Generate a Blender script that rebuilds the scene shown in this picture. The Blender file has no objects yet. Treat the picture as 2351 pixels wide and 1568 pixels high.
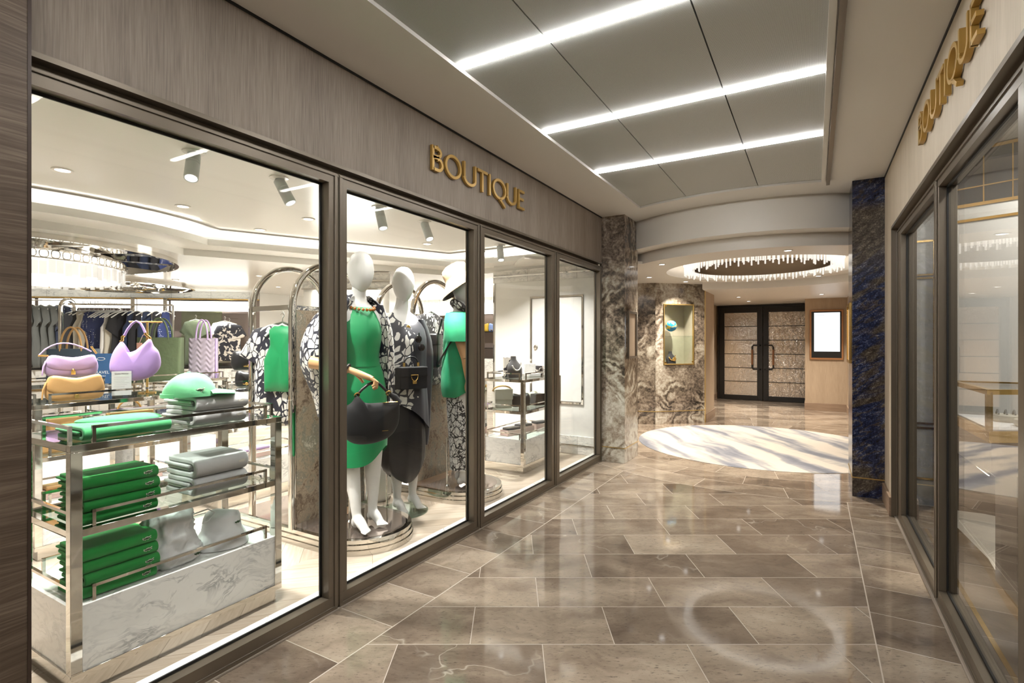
import bpy, bmesh, math, random
from mathutils import Vector, Matrix
random.seed(7)
PI = math.pi
sc = bpy.context.scene
COL = sc.collection

# ---------------------------------------------------------------- camera
cam_d = bpy.data.cameras.new('camera')
cam_d.sensor_width = 36.0
cam_d.lens = 1200.0 / 2351.0 * 36.0
cam_d.clip_start = 0.02
cam_o = bpy.data.objects.new('camera', cam_d)
COL.objects.link(cam_o)
YAW = math.radians(30.06)
cam_o.location = (0, 0, 1.25)
cam_o.rotation_euler = (PI / 2, 0, YAW)
sc.camera = cam_o
SN, CS = math.sin(YAW), math.cos(YAW)

# ---------------------------------------------------------------- view, world
sc.view_settings.view_transform = 'Standard'
sc.view_settings.look = 'None'
sc.view_settings.gamma = 1.0
sc.view_settings.use_curve_mapping = False
sc.view_settings.exposure = 0.32
cy = sc.cycles
cy.max_bounces = 9
cy.diffuse_bounces = 3
cy.glossy_bounces = 5
cy.transmission_bounces = 6
cy.transparent_max_bounces = 16
cy.caustics_reflective = False
cy.caustics_refractive = False
cy.sample_clamp_indirect = 5.0
cy.use_denoising = True
world = bpy.data.worlds.new('world')
sc.world = world
world.use_nodes = True
world.node_tree.nodes['Background'].inputs[0].default_value = (1.0, 0.95, 0.88, 1)
world.node_tree.nodes['Background'].inputs[1].default_value = 0.02

def K(t):  # warm white tints
    return {'cool': (0.97, 0.98, 1.0), 'neutral': (1.0, 0.97, 0.92), 'warm': (1.0, 0.92, 0.80)}[t]

def area_light(loc, size, power, col='neutral', rot=(0, 0, 0), shape='DISK', sy=None, spread=PI):
    d = bpy.data.lights.new('lamp_light', 'AREA')
    d.shape = shape; d.size = size
    if sy: d.size_y = sy
    d.energy = power; d.color = K(col); d.spread = spread
    o = bpy.data.objects.new('lamp_light', d); COL.objects.link(o)
    o.location = loc; o.rotation_euler = rot
    return o

def spot_light(loc, target, power, col='neutral', angle=60, blend=0.6, radius=0.03):
    d = bpy.data.lights.new('spot_light', 'SPOT')
    d.energy = power; d.color = K(col); d.spot_size = math.radians(angle); d.spot_blend = blend
    d.shadow_soft_size = radius
    o = bpy.data.objects.new('spot_light', d); COL.objects.link(o)
    o.location = loc
    o.rotation_euler = (Vector(target) - Vector(loc)).to_track_quat('-Z', 'Y').to_euler()
    return o

# light levels (W) - emission strengths of the lamps
E_STRIP, E_COVE, E_SIGN, E_CHAN, E_ROTCOVE = 38.0, 42.0, 5.0, 1.9, 11.0
P_DOWN, P_SPOT, P_RIGHT, P_LOBBY = 24.0, 14.0, 12.0, 20.0

# shop downlights, their glow comes from area lamps set just under each fitting
SHOP_DOWN = [(-3.98, 1.39), (-4.24, 2.23), (-4.5, 3.06), (-3.75, 3.0), (-3.6, 4.4), (-3.4, 0.6), (-2.5, 4.7), (-2.5, 1.5), (-2.5, 3.1)]
LOW_DOWN = [(-6.2, 4.2), (-7.2, 5.2), (-8.0, 1.2), (-7.6, 3.9), (-5.4, 5.4), (-5.0, 7.3), (-9.4, 4.0), (-10.0, 2.6), (-8.6, 5.0)]
for x, y in SHOP_DOWN: area_light((x, y, 2.285), 0.09, P_DOWN, spread=math.radians(112))
for x, y in LOW_DOWN: area_light((x, y, 2.085), 0.09, P_DOWN * 0.9, 'neutral', spread=math.radians(150))
SPOTS = [((-2.97, 1.62, 2.3), (-2.45, 1.2, 0.9)), ((-2.97, 2.15, 2.3), (-2.5, 2.4, 1.3)), ((-2.94, 3.01, 2.3), (-2.6, 2.95, 1.3)),
         ((-2.95, 3.57, 2.3), (-2.45, 3.45, 1.3)), ((-2.96, 4.85, 2.3), (-2.6, 4.5, 0.9)), ((-2.9, 4.3, 2.3), (-2.5, 4.9, 0.6)),
         ((-3.2, 0.9, 2.3), (-4.0, 1.5, 1.0)),
         ((-2.03, 0.75, 2.3), (-2.38, 1.05, 0.6)), ((-2.03, 1.50, 2.3), (-2.42, 1.30, 0.6)), ((-2.03, 2.30, 2.3), (-2.50, 2.40, 1.0)),  # from here on: unseen spots added to brighten the fronts of the goods
         ((-2.03, 3.00, 2.3), (-2.60, 2.95, 0.9)), ((-2.03, 3.60, 2.3), (-2.50, 3.45, 1.0)), ((-2.03, 4.60, 2.3), (-2.55, 4.70, 0.6))]
for i_, (a, b) in enumerate(SPOTS):
    p = Vector(a) + (Vector(b) - Vector(a)).normalized() * 0.21
    spot_light(p, b, P_SPOT * (7.0 if i_ in (7, 8) else 2.4 if i_ == 12 else 0.45 if i_ in (3, 11) else 0.8), 'neutral', 80, 1.0)

# ---------------------------------------------------------------- mesh helper
class MB:
    def __init__(s): s.v = []; s.f = []
    def add(s, vs, fs):
        o = len(s.v); s.v += [tuple(v) for v in vs]; s.f += [tuple(i + o for i in f) for f in fs]; return s
    def box(s, a, b):
        x0, y0, z0 = a; x1, y1, z1 = b
        return s.add([(x0,y0,z0),(x1,y0,z0),(x1,y1,z0),(x0,y1,z0),(x0,y0,z1),(x1,y0,z1),(x1,y1,z1),(x0,y1,z1)],
                     [(0,3,2,1),(4,5,6,7),(0,1,5,4),(1,2,6,5),(2,3,7,6),(3,0,4,7)])
    def obox(s, c, size, M=None):
        hx, hy, hz = [q / 2 for q in size]; M = M or Matrix(); c = Vector(c)
        t = MB().box((-hx,-hy,-hz),(hx,hy,hz))
        return s.add([c + M.to_3x3() @ Vector(v) for v in t.v], t.f)
    def loft(s, rings, cap=True, closed=True):
        n = len(rings[0]); vs = [p for r in rings for p in r]; fs = []
        for i in range(len(rings) - 1):
            for j in range(n if closed else n - 1):
                k = (j + 1) % n
                fs.append((i*n+j, i*n+k, (i+1)*n+k, (i+1)*n+j))
        if cap and closed:
            fs.append(tuple(range(n))[::-1]); fs.append(tuple((len(rings)-1)*n + j for j in range(n)))
        return s.add(vs, fs)
    def tube(s, pts, r, n=8, closed=False, sec=None, up=None, caps=True):
        P = [Vector(p) for p in pts]; m = len(P); rings = []
        T = []
        for i in range(m):
            a = P[i-1] if (i > 0 or closed) else P[i]; b = P[(i+1) % m] if (i < m-1 or closed) else P[i]
            T.append((b - a).normalized())
        ref = Vector(up) if up else (Vector((0,0,1)) if abs(T[0].z) < 0.9 else Vector((1,0,0)))
        u = (ref - T[0] * ref.dot(T[0])).normalized()
        for i in range(m):
            if i: 
                u = u - T[i] * u.dot(T[i])
                u = u.normalized() if u.length > 1e-6 else Vector((0,0,1))
            w = T[i].cross(u)
            rr = r[i] if isinstance(r, (list, tuple)) else r
            if sec: rings.append([P[i] + u * a + w * b for a, b in sec])
            else: rings.append([P[i] + (u * math.cos(2*PI*k/n) + w * math.sin(2*PI*k/n)) * rr for k in range(n)])
        if closed:
            rings.append(rings[0]); return s.loft(rings, cap=False)
        return s.loft(rings, cap=caps)
    def bar(s, a, b, w=0.012, h=None, up=None):
        h = h or w
        return s.tube([a, b], 1, sec=[(-h/2,-w/2),(h/2,-w/2),(h/2,w/2),(-h/2,w/2)], up=up)
    def lathe(s, prof, n=24, c=(0,0,0), M=None):
        c = Vector(c); rings = []
        for r, z in prof:
            ring = [Vector((r*math.cos(2*PI*k/n), r*math.sin(2*PI*k/n), z)) for k in range(n)]
            rings.append([c + (M.to_3x3() @ p if M else p) for p in ring])
        return s.loft(rings, cap=True)
    def cyl(s, c, r, z0, z1, n=24): return s.lathe([(r,z0),(r,z1)], n, c)
    def ell(s, c, r, nu=16, nv=10, M=None):
        c = Vector(c); rings = []
        for i in range(nv+1):
            a = -PI/2 + PI*i/nv; rr = max(math.cos(a), 0.02)
            ring = [Vector((r[0]*rr*math.cos(2*PI*k/nu), r[1]*rr*math.sin(2*PI*k/nu), r[2]*math.sin(a))) for k in range(nu)]
            rings.append([c + (M.to_3x3() @ p if M else p) for p in ring])
        return s.loft(rings)
    def prism(s, poly, z0, z1, fn=None):
        n = len(poly); fn = fn or (lambda x, y, z: (x, y, z))
        vs = [fn(x, y, z0) for x, y in poly] + [fn(x, y, z1) for x, y in poly]
        return s.add(vs, [tuple(range(n))[::-1], tuple(range(n, 2*n))] + [(i, (i+1)%n, n+(i+1)%n, n+i) for i in range(n)])
    def ribbon(s, pts, w, h0, h1, fn, closed=False):
        P = [Vector(p) for p in pts]; m = len(P); L = []; R = []
        for i in range(m):
            a = P[i-1] if (i or closed) else None; b = P[(i+1)%m] if (i < m-1 or closed) else None
            d1 = (P[i]-a).normalized() if a is not None else (b-P[i]).normalized()
            d2 = (b-P[i]).normalized() if b is not None else d1
            n1 = Vector((-d1.y, d1.x)); n2 = Vector((-d2.y, d2.x)); nn = (n1+n2)
            nn = nn.normalized() if nn.length > 1e-6 else n1
            k = w/2 / max(nn.dot(n1), 0.5)
            L.append(P[i]+nn*k); R.append(P[i]-nn*k)
        vs = []
        for l, r in zip(L, R): vs += [fn(l.x,l.y,h0), fn(r.x,r.y,h0), fn(r.x,r.y,h1), fn(l.x,l.y,h1)]
        fs = []
        for i in range(m if closed else m-1):
            a = 4*i; b = 4*((i+1)%m)
            for j in range(4): fs.append((a+j, a+(j+1)%4, b+(j+1)%4, b+j))
        if not closed: fs += [(0,1,2,3)[::-1], tuple(4*(m-1)+j for j in range(4))]
        return s.add(vs, fs)
    def build(s, name, mat, parent=None, loc=(0,0,0), rot=(0,0,0), bevel=0, sub=0, ang=40, kind=None, solid=0, remesh=0):
        me = bpy.data.meshes.new(name); bm = bmesh.new()
        vv = [bm.verts.new(v) for v in s.v]
        for f in s.f:
            if len(set(f)) > 2:
                try: bm.faces.new([vv[i] for i in dict.fromkeys(f)])
                except ValueError: pass
        bmesh.ops.remove_doubles(bm, verts=bm.verts, dist=1e-5) if remesh == 0 and not sub else None
        bmesh.ops.recalc_face_normals(bm, faces=bm.faces)
        bm.to_mesh(me); bm.free()
        for p in me.polygons: p.use_smooth = True
        me.set_sharp_from_angle(angle=math.radians(ang))
        if isinstance(mat, (list, tuple)):
            for m in mat: me.materials.append(m)
        else: me.materials.append(mat)
        o = bpy.data.objects.new(name, me); COL.objects.link(o)
        o.location = loc; o.rotation_euler = rot
        if parent: o.parent = parent
        if kind: o['kind'] = kind
        if solid:
            q = o.modifiers.new('thickness', 'SOLIDIFY'); q.thickness = solid; q.offset = 0
        if remesh:
            q = o.modifiers.new('skin', 'REMESH'); q.mode = 'VOXEL'; q.voxel_size = remesh; q.use_smooth_shade = True
            q = o.modifiers.new('soft', 'SMOOTH'); q.factor = 0.6; q.iterations = 6
        if bevel:
            q = o.modifiers.new('edge', 'BEVEL'); q.width = bevel; q.segments = 2; q.limit_method = 'ANGLE'; q.angle_limit = math.radians(40)
        if sub:
            q = o.modifiers.new('smooth', 'SUBSURF'); q.levels = sub; q.render_levels = sub
        return o

def tag(o, label=None, cat=None, group=None, kind=None):
    if label: o['label'] = label
    if cat: o['category'] = cat
    if group: o['group'] = group
    if kind: o['kind'] = kind
    return o
def thing(name, label, cat, loc=(0,0,0), rz=0, group=None):
    o = bpy.data.objects.new(name, None); COL.objects.link(o)
    o.empty_display_size = 0.1
    o.location = loc; o.rotation_euler = (0, 0, rz)
    return tag(o, label, cat, group)
def copy_tree(o, parent=None):
    c = o.copy(); COL.objects.link(c)
    if parent is not None: c.parent = parent
    for ch in list(o.children): copy_tree(ch, c)
    return c
def dup(o, loc, rz=None, label=None, group=None):
    c = copy_tree(o); c.location = loc
    if rz is not None: c.rotation_euler = (0, 0, rz)
    return tag(c, label, None, group)
def struct(mb, name, mat, bevel=0, **k): return mb.build(name, mat, bevel=bevel, kind='structure', **k)
def arc(cx, cy, r, a0, a1, n):
    return [(cx + r*math.cos(math.radians(a0+(a1-a0)*i/n)), cy + r*math.sin(math.radians(a0+(a1-a0)*i/n))) for i in range(n+1)]
def rrect(w, h, r, n=4):
    out = []
    for cx, cy, a in ((w/2-r,h/2-r,0),(-w/2+r,h/2-r,90),(-w/2+r,-h/2+r,180),(w/2-r,-h/2+r,270)):
        out += arc(cx, cy, r, a, a+90, n)
    return out

# ---------------------------------------------------------------- materials
class NT:
    def __init__(s, name):
        s.m = bpy.data.materials.new(name); s.m.use_nodes = True
        s.t = s.m.node_tree; s.t.nodes.clear()
        s.out = s.t.nodes.new('ShaderNodeOutputMaterial')
    def n(s, typ, ins=None, **props):
        nd = s.t.nodes.new('ShaderNode' + typ)
        for k, v in props.items(): setattr(nd, k, v)
        for k, v in (ins or {}).items():
            sock = nd.inputs[k]
            if isinstance(v, bpy.types.NodeSocket): s.t.links.new(v, sock)
            elif hasattr(v, 'outputs'): s.t.links.new(v.outputs[0], sock)
            else:
                if sock.type == 'RGBA' and len(v) == 3: v = (*v, 1)
                sock.default_value = v
        return nd
    def math(s, op, a, b=0.0, c=None):
        d = {0: a, 1: b}
        if c is not None: d[2] = c
        return s.n('Math', d, operation=op).outputs[0]
    def vmath(s, op, a, b=None):
        d = {0: a}
        if b is not None: d[1] = b
        return s.n('VectorMath', d, operation=op).outputs[0]
    def mix(s, f, a, b, bt='MIX'):
        nd = s.t.nodes.new('ShaderNodeMix'); nd.data_type = 'RGBA'; nd.blend_type = bt
        for i, v in ((0, f), (6, a), (7, b)):
            sock = nd.inputs[i]
            if isinstance(v, bpy.types.NodeSocket): s.t.links.new(v, sock)
            else: sock.default_value = (*v, 1) if (i and len(v) == 3) else v
        return nd.outputs[2]
    def ramp(s, f, stops, interp='LINEAR'):
        nd = s.n('ValToRGB', {0: f}); r = nd.color_ramp; r.interpolation = interp
        while len(r.elements) < len(stops): r.elements.new(0.5)
        for e, (p, c) in zip(r.elements, stops):
            e.position = p; e.color = (*c, 1) if len(c) == 3 else c
        return nd.outputs[0]
    def sep(s, v): return s.n('SeparateXYZ', {0: v}).outputs
    def comb(s, x, y, z=0.0): return s.n('CombineXYZ', {0: x, 1: y, 2: z}).outputs[0]
    def obj(s): return s.n('TexCoord').outputs['Object']
    def pos(s): return s.n('NewGeometry').outputs['Position']
    def noise(s, v, scale, detail=4, rough=0.55, dist=0.0):
        return s.n('TexNoise', {'Vector': v, 'Scale': scale, 'Detail': detail, 'Roughness': rough, 'Distortion': dist})
    def scale(s, v, k): return s.n('Mapping', {0: v, 3: k}).outputs[0]
    def bsdf(s, color, rough=0.5, metal=0.0, bump=None, bstr=0.2, bdist=0.01, **ins):
        d = {'Base Color': color, 'Roughness': rough, 'Metallic': metal}
        for k, v in ins.items(): d[k.replace('_', ' ')] = v
        if bump is not None:
            d['Normal'] = s.n('Bump', {'Height': bump, 'Strength': bstr, 'Distance': bdist}).outputs[0]
        return s.n('BsdfPrincipled', d)
    def done(s, shader):
        s.t.links.new(shader.outputs[0], s.out.inputs[0]); return s.m

def plain(name, col, rough=0.5, metal=0.0, var=0.0, **k):
    t = NT(name)
    c = (*col, 1)
    if var:
        nz = t.noise(t.obj(), 18, 3)
        c = t.mix(nz.outputs[0], tuple(q*(1-var) for q in col), tuple(min(q*(1+var), 1) for q in col))
    return t.done(t.bsdf(c, rough, metal, **k))
def emit(name, col, strength):
    t = NT(name); return t.done(t.n('Emission', {0: (*col, 1), 1: strength}))
def thin_glass(name, tint=(1, 1, 1), f0=0.04, rough=0.0):
    t = NT(name)
    lw = t.n('LayerWeight', {0: 0.5})
    f = t.math('POWER', lw.outputs['Facing'], 5.0)
    f = t.math('MULTIPLY_ADD', f, 1 - f0, f0)
    tr = t.n('BsdfTransparent', {0: (*tint, 1)}); gl = t.n('BsdfGlossy', {'Roughness': rough})
    return t.done(t.n('MixShader', {0: f, 1: tr, 2: gl}))
def fabric(name, col, var=0.12, rough=0.85, weave=500, sheen=0.2, wr=0.35):
    t = NT(name); o = t.obj()
    nz = t.noise(o, 9, 4).outputs[0]
    fine = t.noise(o, weave, 2).outputs[0]
    c = t.mix(fine, tuple(q*(1-var) for q in col), tuple(min(1, q*(1+var)) for q in col))
    h = t.math('MULTIPLY_ADD', fine, 0.15, nz)
    return t.done(t.bsdf(c, rough, bump=h, bstr=wr, bdist=0.02, Sheen_Weight=sheen))

M = {}
M['chrome'] = plain('polished_nickel', (0.69, 0.665, 0.62), 0.05, 1.0)
M['brass'] = plain('brushed_brass', (0.78, 0.52, 0.18), 0.22, 1.0)
M['goldtrim'] = plain('satin_gold_trim', (0.62, 0.44, 0.17), 0.3, 0.9)
M['signgold'] = plain('sign_gold', (0.47, 0.29, 0.075), 0.38, 0.35)
M['bronze'] = plain('bronze_frame', (0.165, 0.135, 0.10), 0.33, 0.35)
M['gasket'] = plain('black_gasket_and_gap', (0.006, 0.006, 0.006), 0.6)
M['glass'] = thin_glass('window_glass', (0.99, 0.997, 0.993), 0.013)
M['shelfglass'] = thin_glass('shelf_glass', (0.90, 0.96, 0.93))
M['acrylic'] = thin_glass('clear_acrylic', (0.97, 0.98, 0.98))
M['white'] = plain('white_ceiling_paint', (0.78, 0.76, 0.72), 0.55)
M['shopwhite'] = plain('shop_white_lacquer', (0.84, 0.83, 0.79), 0.22)
M['dark'] = plain('black_metal', (0.012, 0.011, 0.010), 0.3)
M['mannequin'] = plain('mannequin_white', (0.80, 0.79, 0.76), 0.5)
M['paper'] = plain('white_card', (0.85, 0.85, 0.84), 0.6)
M['rotwhite'] = plain('rotunda_plaster', (0.77, 0.735, 0.68), 0.4)
M['strip'] = emit('strip_light_diffuser', (1.0, 0.98, 0.95), E_STRIP)
M['cove'] = emit('cove_led', (1.0, 0.95, 0.87), E_COVE)
M['rotcove'] = emit('rotunda_cove_led', (1.0, 0.90, 0.76), E_ROTCOVE)
M['lightbox'] = emit('lit_sign_face', (1.0, 0.96, 0.88), E_SIGN)
M['chan'] = emit('chandelier_lamp', (1.0, 0.93, 0.82), E_CHAN)
M['down'] = emit('downlight_lens', (1.0, 0.97, 0.92), 5.0)
M['screen'] = emit('screen_white', (0.93, 0.97, 1.0), 1.15)

def wallcover(name, a, b, fine=True):
    t = NT(name); p = t.obj(); x, y, z = t.sep(p)
    h = t.math('ADD', x, y)
    v1 = t.comb(t.math('MULTIPLY', h, 190), t.math('MULTIPLY', z, 6))
    v2 = t.comb(t.math('MULTIPLY', h, 7), t.math('MULTIPLY', z, 0.4))
    n1 = t.noise(v1, 1.0, 3).outputs[0]; n2 = t.noise(v2, 1.0, 3).outputs[0]
    f = t.math('ADD', t.math('MULTIPLY', n1, 0.65), t.math('MULTIPLY', n2, 0.55))
    c = t.ramp(f, [(0.38, a), (0.78, b)])
    return t.done(t.bsdf(c, 0.62, bump=n1, bstr=0.12, bdist=0.003))
M['fascia'] = wallcover('textile_wallcovering_dim', (0.165, 0.132, 0.105), (0.335, 0.28, 0.23))  # darker copy: the dimmer light on this wall is put into the colour
M['fascia_lit'] = wallcover('textile_wallcovering_lit', (0.52, 0.445, 0.345), (0.69, 0.60, 0.485))  # same covering made paler: light from the shop opposite put into its colour
M['wallpaper'] = wallcover('beige_wallcovering', (0.36, 0.27, 0.185), (0.50, 0.39, 0.28))

def wood(name, a, b, c3, axis='y', scale=1.0, rough=0.45):
    t = NT(name); x, y, z = t.sep(t.obj())
    along = y if axis == 'y' else (x if axis == 'x' else z)
    q = z if axis in 'xy' else t.math('ADD', x, y)
    wob = t.noise(t.comb(t.math('MULTIPLY', along, 1.4), t.math('MULTIPLY', q, 3.0)), 1.0, 3).outputs[0]
    qq = t.math('MULTIPLY_ADD', wob, 0.10, q)
    g1 = t.noise(t.comb(t.math('MULTIPLY', along, 5*scale), t.math('MULTIPLY', qq, 170*scale)), 1.0, 4, 0.65).outputs[0]
    g2 = t.noise(t.comb(t.math('MULTIPLY', along, 1.2*scale), t.math('MULTIPLY', qq, 24*scale)), 1.0, 3).outputs[0]
    f = t.math('ADD', t.math('MULTIPLY', g1, 0.6), t.math('MULTIPLY', g2, 0.5))
    col = t.ramp(f, [(0.36, a), (0.55, b), (0.74, c3)])
    return t.done(t.bsdf(col, rough, bump=g1, bstr=0.15, bdist=0.002))
M['walnut'] = wood('dark_oak_panel', (0.05, 0.034, 0.023), (0.115, 0.080, 0.055), (0.215, 0.165, 0.122))
M['base_wood'] = wood('skirting_oak', (0.19, 0.125, 0.08), (0.30, 0.21, 0.145), (0.40, 0.29, 0.21), 'x')

def onyx():
    t = NT('swirled_brown_onyx'); p = t.obj()
    d1 = t.noise(p, 1.3, 3, 0.5).outputs[1]
    d2 = t.noise(p, 5.0, 4, 0.6).outputs[1]
    q = t.vmath('ADD', p, t.vmath('MULTIPLY', d1, (0.9, 0.9, 0.9)))
    q = t.vmath('ADD', q, t.vmath('MULTIPLY', d2, (0.12, 0.12, 0.12)))
    big = t.noise(q, 1.15, 4, 0.55, 0.4).outputs[0]
    band = t.math('SINE', t.math('MULTIPLY', t.noise(q, 1.0, 4, 0.5, 0.6).outputs[0], 75.0))
    bmask = t.ramp(t.noise(p, 2.2, 2).outputs[0], [(0.40, (0.15, 0.15, 0.15)), (0.56, (1, 1, 1))])
    fine = t.noise(p, 26, 7, 0.78).outputs[0]
    f = t.math('ADD', t.math('MULTIPLY_ADD', big, 1.25, -0.05), t.math('MULTIPLY', t.math('MULTIPLY', band, bmask), 0.15))
    f = t.math('ADD', f, t.math('MULTIPLY_ADD', fine, 1.05, -0.52))
    col = t.ramp(f, [(0.24, (0.022, 0.018, 0.015)), (0.36, (0.085, 0.067, 0.053)), (0.48, (0.20, 0.155, 0.118)), (0.58, (0.33, 0.27, 0.212)), (0.69, (0.46, 0.405, 0.335)), (0.84, (0.66, 0.62, 0.55))])
    tint = t.noise(p, 1.1, 2).outputs[0]
    col = t.mix(t.ramp(tint, [(0.4, (0, 0, 0)), (0.65, (0.6, 0.6, 0.6))]), col, t.mix(1.0, col, (0.80, 0.86, 0.80), 'MULTIPLY'))
    return t.done(t.bsdf(col, 0.13))
M['onyx'] = onyx()

def onyx_panel():
    t = NT('book_matched_onyx_slab'); p = t.obj()
    d1 = t.noise(p, 2.2, 5, 0.6).outputs[1]
    q = t.vmath('ADD', p, t.vmath('MULTIPLY', d1, (0.5, 0.5, 0.5)))
    f = t.noise(t.n('Mapping', {0: q, 2: (0.3, 0, 0), 3: (3, 3, 1.6)}).outputs[0], 1.5, 8, 0.72, 1.0).outputs[0]
    fine = t.noise(p, 60, 5, 0.8).outputs[0]
    f = t.math('MULTIPLY_ADD', fine, 0.3, t.math('SUBTRACT', f, 0.12))
    col = t.ramp(f, [(0.30, (0.025, 0.02, 0.016)), (0.42, (0.14, 0.10, 0.068)), (0.5, (0.30, 0.235, 0.165)), (0.58, (0.17, 0.155, 0.12)), (0.68, (0.52, 0.45, 0.35))])
    return t.done(t.bsdf(col, 0.18))
M['slab'] = onyx_panel()

def granite():
    t = NT('blue_sodalite_granite'); p = t.obj()
    rot = t.scale(t.n('Mapping', {0: p, 2: (0.0, math.radians(38), 0.0)}).outputs[0], (7.0, 7.0, 16.0))
    s1 = t.noise(rot, 2.4, 6, 0.75).outputs[0]
    s2 = t.noise(p, 95, 4, 0.75).outputs[0]
    f = t.math('ADD', t.math('MULTIPLY', s1, 0.6), t.math('MULTIPLY', s2, 0.5))
    blue = t.ramp(f, [(0.42, (0.003, 0.0035, 0.008)), (0.53, (0.011, 0.016, 0.050)), (0.61, (0.034, 0.048, 0.12)), (0.68, (0.22, 0.24, 0.30))])
    brown = t.ramp(f, [(0.40, (0.012, 0.010, 0.008)), (0.54, (0.07, 0.055, 0.038)), (0.66, (0.20, 0.165, 0.11)), (0.74, (0.34, 0.29, 0.20))])
    vn = t.scale(t.n('Mapping', {0: p, 2: (0.0, math.radians(33), 0.0)}).outputs[0], (1.0, 1.0, 3.4))
    vein = t.noise(vn, 1.55, 5, 0.55, 0.5).outputs[0]
    band = t.ramp(vein, [(0.52, (0, 0, 0)), (0.575, (0.85, 0.85, 0.85))])
    thin = t.ramp(t.noise(vn, 3.6, 4, 0.5, 0.4).outputs[0], [(0.465, (0, 0, 0)), (0.50, (0.8, 0.8, 0.8)), (0.535, (0, 0, 0))])
    z = t.sep(t.pos())[2]
    top = t.n('MapRange', {0: z, 1: 1.75, 2: 2.05, 3: 0.0, 4: 0.85}).outputs[0]
    top = t.math('MULTIPLY', top, t.n('MapRange', {0: z, 1: 2.38, 2: 2.30, 3: 0.0, 4: 1.0}).outputs[0])
    k = t.math('MAXIMUM', t.math('MAXIMUM', band, thin), top)
    col = t.mix(k, blue, brown)
    return t.done(t.bsdf(col, 0.16))
M['granite'] = granite()

def carrara(name='carrara_marble', tint=(0.83, 0.82, 0.79), tiles=None):
    t = NT(name); p = t.obj()
    d = t.noise(p, 3.0, 4).outputs[1]
    q = t.vmath('ADD', p, t.vmath('MULTIPLY', d, (0.22, 0.22, 0.22)))
    m = t.n('Mapping', {0: q, 2: (0.6, 0.5, 0.3), 3: (2.0, 2.0, 6.0)}).outputs[0]
    v = t.noise(m, 3.0, 6, 0.62, 0.6).outputs[0]
    vein = t.ramp(v, [(0.44, (0, 0, 0)), (0.5, (1, 1, 1)), (0.545, (0, 0, 0))])
    mask = t.ramp(t.noise(p, 6.5, 3).outputs[0], [(0.44, (0.12, 0.12, 0.12)), (0.68, (0.7, 0.7, 0.7))])
    sp = t.ramp(t.noise(t.n('Mapping', {0: q, 2: (0.4, 0.4, 0.2)}).outputs[0], 34, 5, 0.7).outputs[0], [(0.58, (0, 0, 0)), (0.70, (0.8, 0.8, 0.8))])
    k = t.math('MULTIPLY', t.math('MAXIMUM', vein, sp), mask)
    col = t.mix(k, tint, (0.22, 0.23, 0.24))
    if tiles:
        x, y, z = t.sep(p)
        br = t.n('TexBrick', {'Vector': t.comb(t.math('ADD', x, y), z), 'Color1': (1, 1, 1), 'Color2': (1, 1, 1), 'Mortar': (0, 0, 0), 'Scale': 1.0, 'Mortar Size': 0.0025, 'Brick Width': tiles[0], 'Row Height': tiles[1]}, offset=0.0)
        col = t.mix(br.outputs['Fac'], col, (0.35, 0.32, 0.28))
    return t.done(t.bsdf(col, 0.14))
M['carrara'] = carrara()
M['carrara_tile'] = carrara('carrara_tiles', (0.80, 0.78, 0.73), (0.62, 3.0))

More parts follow.
